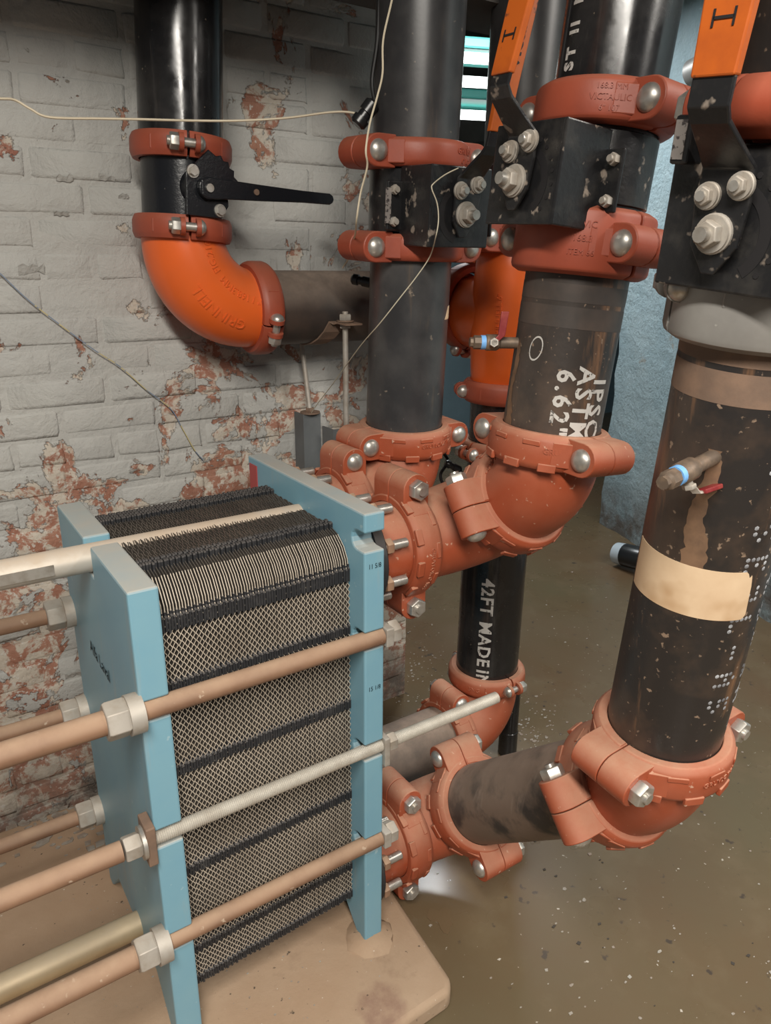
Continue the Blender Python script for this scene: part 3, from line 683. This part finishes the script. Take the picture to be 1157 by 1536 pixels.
# stencils and scraps on the pipes
vd = lambda p: (CAM-V(p)).normalized()
for i, (tx, off) in enumerate([('IPSC', .060), ('ASTM', .030), ('6.62"', -.004)]):
    d0 = Quaternion(a2, .12+off/R6) @ V((-.70, -.71, 0)) if False else None
    base = basis(a2, V((-.55, -.83, 0))); ang = off/R6-.10
    dd = base[1]*math.cos(ang)+base[2]*math.sin(ang)
    text('stencil_text', tx, .042, on_cyl(P2(1.115), a2, R6+.0006, dd, .01 if i else .005, -1), 'white', Q2, .0002, 1.25)
for tx, off in (('ST', .045), ('II', .085), ('M', .125)): text('stencil_text', tx, .026, on_cyl(P2(1.575), a2, R6+.0006, V((-.97, .10, 0)), off, 1), 'white', Q2t, .0002, 1.3)
mb = MB(); base = basis(a2, V((-.985, -.17, 0)))
for i in range(24):
    an = 2*math.pi*i/24; an2 = 2*math.pi*(i+1)/24
    def q(a, r): 
        t = r*.8*math.cos(a)/R6; dd = base[1]*math.cos(t)+base[2]*math.sin(t); return P2(1.205)+a2*(1.25*r*math.sin(a)+.25*r*math.cos(a))+dd*(R6+.0006)
    mb.add([q(an, .0135), q(an2, .0135), q(an2, .0158), q(an, .0158)], [(0, 1, 2, 3)])
obj('chalk_ring', mb, 'white', Q2)
paint_band(P2(1.048), a2, R6, .235, .262, 'pipewall', Q2); paint_band(P2(1.048), a2, R6, .195, .228, 'pipewall', Q2)
paint_band(P3(.64), a3, R6, .605, .640, 'rust', Q3); paint_band(P3(.64), a3, R6, .560, .598, 'rust', Q3)
for tx, off in (('42FT', .080), ('MADE', -.055), ('IN', -.155)): text('stencil_text', tx, .046, on_cyl(P4(.45), a4, R6+.0006, V((-.78, -.62, 0)), off, -1), 'white', Q4, .0002, 1.1)
text('stencil_text', 'STD', .022, on_cyl(P4(.98), a4, R6+.0006, V((-.8, -.6, 0)), .0, -1), 'white', Q4b, .0002)
# dotted ink-jet marks down the right side of the taped pipe
DOT = {'E': ['111', '1..', '11.', '1..', '111'], 'S': ['.11', '1..', '.1.', '..1', '11.'], 'U': ['1.1', '1.1', '1.1', '1.1', '111'], 'A': ['.1.', '1.1', '111', '1.1', '1.1'], '5': ['111', '1..', '11.', '..1', '11.'], '3': ['111', '..1', '.11', '..1', '111'], '-': ['...', '...', '111', '...', '...'], 'L': ['1..', '1..', '1..', '1..', '111']}
mb = MB(); bs = basis(a3, V((.10, -1, 0)))
l0 = .60
for ln_, chs in enumerate(['5U-SE3L-A5', 'U3-SLE5-3A']):
    l = .545
    for ch in chs:
        for rI, rw in enumerate(DOT[ch]):
            for cI, b_ in enumerate(rw):
                if b_ == '1':
                    t = (-.008+ln_*.055-rI*.0075)/R6-.06; al = l-cI*.0085; dd = bs[1]*math.cos(t)+bs[2]*math.sin(t)
                    revolve(mb, P3(.64)+a3*al+dd*(R6+.0001), dd, [(0, .0033), (.0004, .0024)], 6)
        l -= .045
obj('dot_print', mb, 'dots', Q3, kind='stuff')
mb = MB(); base = basis(a1, V((.50, -.86, 0)))
def band(mb, A, ax, base, r, quad, th=.0006, n=24):
    """patch on a pipe: quad(t)->(angle, low, high) for t 0..1"""
    vs = []
    for i in range(n+1):
        a, lo, hi = quad(i/n); dd = base[1]*math.cos(a)+base[2]*math.sin(a)
        for h in (r+.0002, r+th):
            vs += [V(A)+V(ax)*lo+dd*h, V(A)+V(ax)*hi+dd*h]
    fs = []
    for i in range(n):
        a = i*4; b = a+4; fs += [(a+2, b+2, b+3, a+3), (a, a+1, b+1, b), (a, b, b+2, a+2), (a+1, a+3, b+3, b+1)]
    fs += [(0, 2, 3, 1), (n*4, n*4+1, n*4+3, n*4+2)]
    return mb.add(vs, fs)
band(mb, P1(1.245), a1, base, R6, lambda t: (-.05+.42*t, -.012, -.012+.026*min(1, t*2.2)))
TS = obj('tape_scrap', mb, 'tape', label='small torn beige tape scrap on the dull black pipe', cat='tape')
mb = MB(); base = basis(a3, V((-.55, -.83, 0))); rnd = random.Random(4)
torn = {60: (-.030, -.026), 59: (-.034, .014), 58: (-.036, .030), 57: (-.036, .026), 56: (-.036, .033)}
band(mb, P3(.950), a3, base, R6, lambda t: (-1.75+2.14*t,)+torn.get(round(t*60), (-.036, .036)), .0008, 60)
obj('tape_band', mb, 'tape', label='wide beige masking tape band round the thick right hand pipe', cat='tape')
# ------------------------------------------------------------------ butterfly valves
def strap_sweep(mb, pts, wdir, wid, th, nrm):
    """flat bar bent along pts (points in space), width along wdir"""
    pts = [V(p) for p in pts]; vs = []; k = len(pts); wdir = V(wdir)
    for i, p in enumerate(pts):
        t = (pts[min(i+1, k-1)]-pts[max(i-1, 0)]).normalized(); nn = t.cross(wdir).normalized(); ww = wid[i] if isinstance(wid, list) else wid
        for a, b_ in ((-.5, -.5), (.5, -.5), (.5, .5), (-.5, .5)): vs.append(p+wdir*ww*a+nn*th*b_)
    fs = [(i*4+s, i*4+(s+1) % 4, i*4+4+(s+1) % 4, i*4+4+s) for i in range(k-1) for s in range(4)]
    fs += [(3, 2, 1, 0), tuple((k-1)*4+s for s in range(4))]
    return mb.add(vs, fs)
def big_valve(Bot, Top, s, label, fl, lean, grip=(.20, .56), lw=.034, tabs=True, D=.145, lever=True, pw=.070, ph=.070, zoff=-.01, offs=.05, lean0=0, ws=1.0):
    Bot = V(Bot); Top = V(Top); a = (Top-Bot).normalized(); s = V(s); s = (s-a*s.dot(a)).normalized(); wv = a.cross(s); h = (Top-Bot).length; mid = (Bot+Top)/2
    root = thing('butterfly_valve', Bot, label, 'valve')
    mb = MB(); revolve(mb, Bot, a, [(.004, R6), (.018, R6), (.02, R6+.005), (h-.02, R6+.005), (h-.018, R6), (h-.004, R6)], 48)
    revolve(mb, mid, s, [(R6-.02, .034), (R6+.02, .034), (R6+.022, .024), (D-.003, .024)], 20); obj('body', mb, 'blackpaint', root)
    O = mid+s*D+a*zoff
    # bracket: plate with a quadrant slot, and a flange folded back to the body
    e = fl*pw; pol = [(-pw, -ph), (pw, -ph), (pw, ph), (-pw, ph)]
    mb = MB(); prism(mb, O, wv, a, s, pol, -.003, .003)
    prism(mb, O+wv*e, s, a, wv*fl, [(-D*.62, -ph), (.003, -ph), (.003, ph), (-D*.62, ph)], -.003, .003)
    prism(mb, O+wv*e-s*(D*.60), wv*fl, a, s, [(-.0, -ph*.62), (.035, -ph*.62), (.035, ph*.62), (-.0, ph*.62)], -.003, .003)
    br = obj('bracket', mb, 'blackpaint', root, smooth=False, bevel=.0025)
    # curved quadrant slot: dark recess ring and pin holes
    mb = MB(); revolve(mb, O+a*-.012, s, [(.0032, .040), (.0036, .040), (.0036, .052), (.0032, .052)], 20, -.9, 1.3, hint=wv*-fl*-1, closed=True); obj('quadrant_slot', mb, 'ink', br)
    for i in range(7):
        an = -.7+i*.3; mb = MB(); cyl(mb, O+wv*(-fl*-.060*math.cos(an))+a*(.060*math.sin(an)-.01)+s*.002, O+wv*(-fl*-.060*math.cos(an))+a*(.060*math.sin(an)-.01)+s*.0038, .0032, 8); obj('pin_hole', mb, 'ink', br)
    if tabs:
        for dz in (-.028, .028):
            c = O+wv*(e+fl*.022)-s*(D*.60)+a*dz; mb = MB(); hexn(mb, c+s*.003, s, .010, .009); bo = obj('bolt', mb, 'zinc', br); mb = MB(); cyl(mb, c+s*.012, c+s*.018, .005, 10); obj('bolt_end', mb, 'zinc', bo)
    # lever: hub plate, cranked neck, orange grip
    S0 = O+s*.014-a*.012
    if lever:
        t = math.tan(lean); t0 = math.tan(lean0)
        q = lambda up_, out: S0+a*up_+wv*(up_*t0 if up_ < .09 else .09*t0+(up_-.09)*t)+s*out
        g0, g1 = grip
        pts = [q(-.040, 0), q(-.012, 0), q(.03, 0), q(.062, 0), q(.080, offs*.40), q(.100, offs*.85), q(.112, offs), q(g0+.01, offs)]
        mb = MB(); strap_sweep(mb, pts, wv, [.014, .052, .060, .056, .048, .040, lw, lw], .006, s); lv = obj('lever', mb, 'blackpaint', root, smooth=False, bevel=.0015)
        mb = MB(); strap_sweep(mb, [q(g0, offs), q((g0+g1)/2, offs), q(g1, offs)], wv, [lw*1.05, lw*1.3, lw*1.3], .011, s); gr = obj('grip', mb, 'handle', lv, smooth=False, bevel=.002)
        ad = (q(g1, offs)-q(g0, offs)).normalized()
        sg = -1 if s.cross(ad).dot(wv) > 0 else 1
        text('lettering', 'Victaulic', .034, lambda x, y, z: q(g0+.155, offs)+ad*x-wv*y*sg+s*(.0060+z), 'ink', gr, .0002)
        mb = MB(); c0 = q(g0+.045, offs)+s*.0062
        obox(mb, c0, wv*.020, ad*.0025, s*.0006); obox(mb, c0+wv*.010, wv*.0022, ad*.014, s*.0006); obox(mb, c0-wv*.010, wv*.0022, ad*.014, s*.0006); obj('lettering', mb, 'ink', gr, smooth=False)
    for (w_, z_, r, l, k) in [(q_[0]*ws, q_[1]*ws, q_[2]*ws, q_[3]*ws, q_[4]) for q_ in ((0, 0, .023, .032, 'stem'), (-.016, .040, .0155, .020, 'b'), (.022, .052, .0155, .020, 'b'))]:
        c = S0+wv*w_+a*z_+s*.003
        mb = MB(); revolve(mb, c, s, [(0, r), (.0035, r), (.004, r*.92), (.007, r*.92)], 24); wb = obj('washer', mb, 'zinc', root)
        mb = MB(); hexn(mb, c+s*.007, s, l*.42, r*.70); obj('nut', mb, 'zinc', wb, bevel=.0006)
        mb = MB(); cyl(mb, c+s*(.007+l*.40), c+s*l, r*.38, 14); obj('bolt_end', mb, 'steel', wb)
    return root, O, wv, a, s
v1 = big_valve(P1(1.380), P1(1.532), (0, -1, 0), 'black valve with nameplate tab and bent orange lever, on the left riser', -1, .20, (.135, .50), D=.150, lean0=.12, lw=.038)
v2 = big_valve(P2(1.408), P2(1.545), (-1, 0, 0), 'black middle valve with bracket, round washers and orange lever', 1, .22, (.125, .46), D=.150, lw=.036, lean0=.02, zoff=-.022, offs=.062)
v3 = big_valve(P3(1.365), P3(1.475), (-1, -.06, 0), 'black right hand valve with scuffed bracket plate and wide orange lever', 1, .04, (.135, .42), D=.120, lw=.042, zoff=-.028, ws=.88, offs=.058)
v4 = big_valve(P4(1.415), P4(1.53), (-1, 0, 0), 'black valve body at the back above the orange tee', -1, 0, lever=False, D=.14, tabs=False)
# nameplate on valve one
O, wv, a, s = v1[1:]
c = O-wv*.105-s*.084; mb = MB(); obox(mb, c, wv*.012, a*.062, s*.002); npz = obj('nameplate', mb, 'label', v1[0], smooth=False)
for dz in (-.026, .026):
    mb = MB(); dome(mb, c+wv*.012+a*dz+s*.0, s, .007, .005); obj('screw', mb, 'steel', npz)
O, wv, a, s = v3[1:]
c = O-wv*.046+a*.074+s*.020; mb = MB(); obox(mb, c, wv*.020, a*.045, s*.03); tgx = obj('lock_tab', mb, 'blackpaint', v3[0], smooth=False, bevel=.003)
mb = MB(); obox(mb, c+s*.0158-wv*.001, wv*.013, a*.036, s*.001); obj('nameplate', mb, 'label', tgx, smooth=False)
# left lever valve
Bt, Tp = on(LA, la, 1.424), on(LA, la, 1.537); s = V((.10, -.995, 0)); s = (s-la*s.dot(la)).normalized(); wv = la.cross(s); mid = (Bt+Tp)/2
lv = thing('lever_valve', Bt, 'glossy black valve with long black lever beside the brick wall', 'valve')
mb = MB(); revolve(mb, Bt, la, [(0, R6-.002), (.113, R6-.002)], 48); revolve(mb, mid, s, [(R6-.02, .04), (R6+.012, .038)], 24); obj('body', mb, 'blackclean', lv)
pol = [(-.040, -.055), (.036, -.055), (.052, -.030), (.050, .0)]
for i in range(9): 
    an = math.radians(8+i*8.5); ro = .066 if i % 2 else .060; pol += [(.01+ro*math.cos(an), .002+ro*math.sin(an))]
pol += [(.008, .070), (-.040, .022)]
mb = MB(); prism(mb, mid+s*(R6+.016), wv, la, s, pol, -.004, .004); qp = obj('notch_plate', mb, 'blackclean', lv, smooth=False, bevel=.0015)
for (x, y) in ((-.026, .026), (.032, -.040)):
    c = mid+s*(R6+.020)+wv*x+la*y; mb = MB(); revolve(mb, c, s, [(0, .013), (.003, .0125)], 20); bo = obj('bolt', mb, 'steel', qp); mb = MB(); hexn(mb, c+s*.003, s, .006, .010); obj('bolt_head', mb, 'steel', bo)
hub = mid+s*(R6+.020)+wv*.002-la*.002; lt = (wv+la*.045).normalized(); ln_ = lt.cross(s)
mb = MB(); cyl(mb, hub, hub+s*.014, .021, 24)
lp = [(-.016, -.014), (.0, -.020), (.05, -.018), (.12, -.015), (.22, -.012), (.292, -.0115), (.300, -.007), (.303, 0), (.300, .007), (.292, .0115), (.22, .012), (.12, .016), (.05, .018), (0, .020), (-.016, .014)]
prism(mb, hub+s*.010, lt, ln_, s, lp, -.003, .005); lever = obj('lever', mb, 'blackclean', lv, smooth=False, bevel=.002)
mb = MB(); cyl(mb, hub, hub+s*.019, .008, 16); obj('stem', mb, 'steel', lever)
mb = MB(); cyl(mb, hub+lt*.105+s*.012, hub+lt*.105+s*.018, .006, 14); obj('screw', mb, 'rust', lever)
def rust_run(A, ax, d0, l0, l1, w0, w1, parent, seed):
    bs_ = basis(ax, d0); rnd_ = random.Random(seed); vs = []; n_r = 26
    for i in range(n_r+1):
        t = i/n_r; l = l0+(l1-l0)*t; wd = (w0+(w1-w0)*t)*rnd_.uniform(.65, 1.2)/2; c_ = .004*math.sin(t*9)+rnd_.uniform(-.001, .001)
        for sx in (-1, 0, 1):
            th_ = (c_+sx*wd)/R6; dd = bs_[1]*math.cos(th_)+bs_[2]*math.sin(th_); vs.append(V(A)+V(ax)*l+dd*(R6+.0005))
    mb = MB(); mb.add(vs, [(i*3+c_, i*3+c_+1, i*3+4+c_, i*3+3+c_) for i in range(n_r) for c_ in (0, 1)]); return obj('rust_run', mb, 'rustrun', parent)
rust_run(P2(1.048), a2, V((-.93, .36, 0)), .165, .012, .012, .022, Q2, 1)
rust_run(P3(.64), a3, V((-.946, -.33, 0)), .505, .34, .014, .032, Q3, 2)
# ------------------------------------------------------------------ small drain valves
def drain_valve(px, py, A, a, dirv, label, ln=.085, lev=(0, 0, 1)):
    d = V(dirv).normalized(); p = V(A); rv = thing('ball_valve', p, label, 'valve'); k = ln/.085; lev = V(lev).normalized()
    mb = MB(); rod_ch(mb, p-d*.004, p+d*.034*k, .0095, 18); obj('nipple', mb, 'brass', rv)
    mb = MB(); revolve(mb, p+d*.034*k, d, [(0, .011), (.004, .0135), (.022*k, .0135), (.026*k, .010)], 16); bd = obj('body', mb, 'brass', rv)
    mb = MB(); revolve(mb, p+d*.058*k, d, [(0, .0118), (.008, .0118)], 18); obj('thread_tape', mb, 'bluetape', rv)
    mb = MB(); revolve(mb, p+d*.066*k, d, [(0, .0115), (.012*k, .0115), (.014*k, .008), (.019*k, .008)], 8); obj('plug', mb, 'brass', rv)
    mb = MB(); cyl(mb, p+d*.046*k, p+d*.046*k+lev*.022, .005, 12); hexn(mb, p+d*.046*k+lev*.016, lev, .006, .008); obj('stem', mb, 'zinc', bd)
    return rv, p+d*.046*k+lev*.018, d, lev
pv = P2(1.213); d = V((-.88, .47, .02)); pt = pv+d*R6*.99
rv, q0, d_, l_ = drain_valve(0, 0, pt, a2, d, 'small grimy ball valve with blue tape on the stencilled pipe', .082, (-.5, -.85, .1))
mb = MB(); strap_sweep(mb, [q0, q0-d_*.012+Z*.012, q0-d_*.016+Z*.05], (d_+V((0, 0, 0))).normalized(), [.010, .012, .013], .004, l_); obj('lever', mb, 'redlever', rv, smooth=False, bevel=.001)
pv = P3(1.125); d = V((-.87, -.25, -.15)); d = (V((-.80, .45, -.10))).normalized(); pt = pv+V((-.946, -.33, 0)).normalized()*R6*.99
rv, q0, d_, l_ = drain_valve(0, 0, pt, a3, V((-.97, -.07, -.13)), 'small grimy ball valve with blue tape on the thick taped pipe', .105, (.15, -.25, -1))
mb = MB(); strap_sweep(mb, [q0-l_*.004, q0+l_*.012-d_*.012, q0+l_*.016-d_*.03], rt, [.010, .010, .010], .003, l_); le_ = obj('lever', mb, 'zinc', rv, smooth=False)
mb = MB(); strap_sweep(mb, [q0+l_*.014-d_*.022, q0+l_*.018-d_*.058], l_.cross(d_).normalized(), [.013, .013], .006, l_); obj('lever_sleeve', mb, 'redlever', le_, smooth=False, bevel=.0015)
# ------------------------------------------------------------------ wires, probes, struts
def wire(name, pts, r, m, label, cat='wire'):
    mb = MB(); sweep(mb, smooth_path(pts, 6), r, 6); return obj(name, mb, m, label=label, cat=cat)
wire('slack_wire', [atY(x, y, yy) for x, y, yy in [(-60, 146, .42), (0, 148, .44), (22, 150, .45), (45, 163, .45), (75, 176, .45), (150, 178, .46), (210, 179, .46), (290, 181, .46), (360, 181, .44), (430, 177, .42), (490, 169, .40), (520, 168, .38), (548, 173, .36)]], .0021, 'wire', 'cream wire strung across the brick wall past the left riser')
wire('hanging_wire', [atY(x, y, yy) for x, y, yy in [(594, -40, .20), (588, 0, .20), (575, 60, .21), (574, 110, .21), (566, 145, .215), (555, 185, .215), (549, 225, .20), (551, 250, .21), (541, 290, .23), (535, 330, .24), (533, 352, .30), (524, 385, .42), (514, 402, .45)]], .0018, 'wire', 'cream wire hanging down in front of the left side of the dull riser')
wire('thin_twisted_wire', [atY(x, y, yy) for x, y, yy in [(688, 252, .10), (668, 262, .12), (651, 275, .14), (648, 283, .14), (656, 305, .14), (658, 330, .14), (654, 355, .14), (645, 385, .20), (625, 415, .22), (600, 447, .235), (570, 485, .27), (540, 520, .36), (500, 575, .55), (470, 615, .68), (448, 655, .77)]], .0011, 'wire2', 'thin twisted pale wire crossing in front of the dull black pipe')
wire('wall_wire', [atY(x, y, .775) for x, y in [(-20, 395), (0, 410), (40, 448), (90, 487), (140, 524), (180, 550), (220, 585), (256, 613), (275, 645), (292, 675), (305, 690)]], .0011, 'wire3', 'thin yellow and blue wire sagging down the brick wall')
def probe(pts, r, label, name='sensor_probe'):
    pts = [V(p) for p in pts]; rtn = thing(name, pts[0], label, 'sensor')
    mb = MB(); dr = (pts[1]-pts[0]).normalized(); L = (pts[1]-pts[0]).length
    revolve(mb, pts[0], dr, [(0, r*.7), (.004, r), (L*.3, r), (L*.32, r*.75), (L*.5, r*.75), (L*.52, r*.95), (L*.9, r*.95), (L, r*.5)], 14); obj('plug_body', mb, 'plastic', rtn)
    if len(pts) > 2: mb = MB(); sweep(mb, smooth_path(pts[1:], 5), .004, 8); obj('cable', mb, 'cable', rtn)
    return rtn
b0 = atY(535, 188, .345); probe([b0, atY(562, 152, .33), atY(558, 120, .33), atY(566, 60, .33), atY(570, -30, .33)], .016, 'black cable plug beside the top of the dull riser')
probe([atY(528, 418, .50), atY(560, 425, .46)], .012, 'small black plug on the horizontal wall pipe')
g0 = atY(672, 693, .30); probe([atY(668, 694, .42), atY(692, 706, .40), atY(684, 722, .40), atY(668, 728, .41), atY(661, 712, .42), atY(672, 690, .43), atY(655, 670, .43)], .010, 'black plug with looped cable beside the tilted coupling')
# strut angles with threaded hangers below the wall pipe
def angle(px0, px1, ptop, y, label):
    a = atY(px0, ptop, y); b = atY(px1, ptop, y); wd = b.x-a.x; zt = a.z
    mb = MB(); prism(mb, (a.x, y, 0), X, Y, Z, [(0, 0), (wd, 0), (wd, .004), (.004, .004), (.004, wd), (0, wd)], .001, zt)
    return obj('strut_post', mb, 'strut', label=label, cat='steel post', smooth=False), V((a.x+wd/2, y+.01, zt))
s1, t1 = angle(455, 481, 622, .700, 'grey steel angle post with washer, standing by the brick wall')
s2, t2 = angle(500, 529, 645, .548, 'grey steel angle post behind the red coupling lugs')
hr = thing('hanger_rod', t1, 'smooth thin hanger rod on the grey post by the brick wall', 'rod')
mb = MB(); cyl(mb, t1, V((t1.x-.005, .748, 1.20)), .0065, 14); obj('rod', mb, 'zinc', hr)
mb = MB(); revolve(mb, t1, Z, [(0, .026), (.004, .026)], 20); obj('washer', mb, 'rust', hr)
mb = MB(); hexn(mb, t1+Z*.004, Z, .010, .012); obj('nut', mb, 'rust', hr)
ear = atY(518, 483, .552)
hr = thing('threaded_hanger', V((ear.x, .552, t2.z)), 'threaded hanger rod with nut through the rusty strap', 'rod')
mb = MB(); thread(mb, (ear.x, .552, t2.z), (ear.x, .552, ear.z+.024), .0072, .004, 12); obj('rod', mb, 'zinc', hr, ang=80)
mb = MB(); hexn(mb, (ear.x, .552, ear.z+.004), Z, .014, .015); obj('nut', mb, 'zinc', hr)
mb = MB(); hexn(mb, (ear.x, .552, ear.z-.014), Z, .010, .014); obj('nut', mb, 'zinc', hr)
mb = MB(); revolve(mb, (ear.x, .552, ear.z+.001), Z, [(0, .021), (.003, .021)], 18); obj('washer', mb, 'rust', hr)
mb = MB(); pz = LA.z; strap = [(ear.x+.005, .520, ear.z-.004), (ear.x, .552, ear.z-.001), (ear.x-.004, .562, ear.z-.004)]
for i in range(13):
    an = math.radians(-160+i*17); strap.append((ear.x-.012-.03*math.sin(math.pi*i/12), .65+.0875*math.cos(an), pz+.0875*math.sin(an)))
strap_sweep(mb, strap, X, .045, .004, Z); obj('pipe_strap', mb, 'rust', label='bent rusty strap holding up the horizontal wall pipe', cat='strap', smooth=False)
# stand leg under the rear elbow and pier bits
b = atZ(761, 1128, -.05); mb = MB(); rod_ch(mb, b, V((b.x, b.y, .03)), .028, 20); cyl(mb, V((b.x, b.y, .03)), V((b.x, b.y, .20)), .0265, 20)
obj('stand_leg', mb, 'black', label='thin black stand leg on the wet floor behind the lower elbow', cat='pipe stand')
mb = MB(); rnd = random.Random(8); pc0 = atZ(662, 1378, -.05); k = 28; ring = []
for i in range(k):
    an = 2*math.pi*i/k; rr = .03*(1+.28*math.sin(3*an+1)+.18*math.sin(5*an)); ring.append((pc0.x+.75*rr*math.cos(an), pc0.y+1.1*rr*math.sin(an)))
prism(mb, (0, 0, 0), X, Y, Z, ring, -.0499, -.0488); obj('puddle', mb, 'water', smooth=False, label='small shiny puddle on the floor beside the concrete pad corner', cat='puddle')
# drain stub at the foot of the blue wall
p0 = atZ(925, 838, -.02); d = (atZ(965, 848, .0)-p0).normalized(); ds = thing('drain_stub', V((p0.x, p0.y, -.05)), 'black drain stub with pale collar at the foot of the blue wall', 'pipe stub')
mb = MB(); revolve(mb, p0+Z*.03, d, [(0, .052), (.05, .055), (.052, .048)], 24); obj('collar', mb, 'pvc', ds)
mb = MB(); revolve(mb, p0+d*.05+Z*.03, d, [(0, .056), (.10, .056), (.11, .05), (.28, .05)], 24); obj('stub', mb, 'plastic', ds)
# ceiling lamps seen at the back, conduit box
def lamp(p, L, dirv, label, tubes=(-.09, .09)):
    p = V(p); d = V(dirv).normalized(); n2 = d.cross(Z); r = thing('fluorescent_lamp', p, label, 'lamp')
    mb = MB(); obox(mb, p+Z*.095, d*L, n2*.34, Z*.05); obj('housing', mb, 'green', r, smooth=False, bevel=.01)
    for s_ in tubes:
        mb = MB(); cyl(mb, p+Z*(.02+s_*.35)+n2*s_-d*L*.48, p+Z*(.02+s_*.35)+n2*s_+d*L*.48, .026, 14); obj('tube', mb, 'lamp', r)
    return r
lamp(atY(705, 112, 2.2), 1.3, (.9, -.35, 0), 'teal fluorescent lamp hanging behind the risers, upper one of the two')
lamp(atY(700, 178, 2.7), 1.3, (.9, -.35, 0), 'teal fluorescent lamp hanging behind the risers, lower one of the two', (0,))
q = atY(1068, 95, 1.1); q2 = atY(1100, 78, 1.0)
cb = thing('conduit_fitting', q, 'grey pipe fitting near the ceiling behind the right lever', 'pipe fitting')
mb = MB(); revolve(mb, q, (q2-q).normalized(), [(-.1, .055), (.03, .055), (.034, .047), (.05, .047), (.054, .055), (.16, .055), (.17, .03)], 20); obj('sleeve', mb, 'galv', cb)
q = atY(1052, 60, 1.1)
# loose paint chips and grit on floor and pad
def scatter(name, spots, m, label):
    mb = MB(); rnd = random.Random(len(name))
    for (x, y, z, s) in spots:
        k = rnd.choice((4, 5, 6)); an0 = rnd.random()*6; e = rnd.uniform(.35, 1); tl = rnd.uniform(-.25, .25); th_ = s*.12
        ring = [(x+math.cos(an0+6.283*i/k)*s*rnd.uniform(.6, 1), y+math.sin(an0+6.283*i/k)*s*e*rnd.uniform(.6, 1)) for i in range(k)]
        vs = [V((a_, b_, z+.0003)) for a_, b_ in ring]+[V((a_, b_, z+th_+.0004+abs((a_-x)*tl))) for a_, b_ in ring]
        mb.add(vs, [tuple(range(k))[::-1], tuple(range(k, 2*k))]+[(i, (i+1) % k, k+(i+1) % k, k+i) for i in range(k)])
    return obj(name, mb, m, smooth=False, label=label, cat='debris', kind='stuff')
rnd = random.Random(11); sp = []; gr = []
for i in range(200):
    p = atZ(rnd.uniform(590, 1157), rnd.uniform(760, 1536), -.05)
    if p.x > .17 and p.x < 2.1: sp.append((p.x, p.y, -.05, rnd.choice((.0025, .003, .004, .006)) * (1+.4*rnd.random())))
for i in range(130):
    p = atZ(rnd.gauss(640, 40), rnd.gauss(1010, 40), -.05)
    if p.x > .2: sp.append((p.x, p.y, -.05, rnd.uniform(.002, .006)))
for i in range(80):
    p = atZ(rnd.gauss(800, 30), rnd.gauss(1085, 25), -.05); sp.append((p.x, p.y, -.05, rnd.uniform(.003, .008)))
scatter('floor_chips', sp, 'flake', 'tiny pale paint chips scattered over the wet brown floor')
for i in range(60):
    p = atZ(rnd.uniform(600, 1157), rnd.uniform(780, 1536), -.05)
    if p.x > .17: gr.append((p.x, p.y, -.05, rnd.choice((.003, .004, .005, .008))*rnd.uniform(.7, 1.3)))
scatter('floor_grit', gr, 'grit', 'dark grit specks lying on the wet brown floor')
sp = []
for i in range(150): sp.append((rnd.uniform(-1.2, -.1), .775-abs(rnd.gauss(0, .05)), 0, rnd.uniform(.004, .016)))
for i in range(60):
    p = atZ(rnd.gauss(75, 45), rnd.gauss(1240, 30), 0); sp.append((p.x, min(p.y, .77), 0, rnd.uniform(.005, .02)))
for i in range(150): sp.append((rnd.uniform(-.7, .08), rnd.uniform(-.15, .5), 0, rnd.uniform(.0012, .0035)))
scatter('pad_chips', sp, 'flake', 'pale peeled paint chips lying on the tan concrete pad')
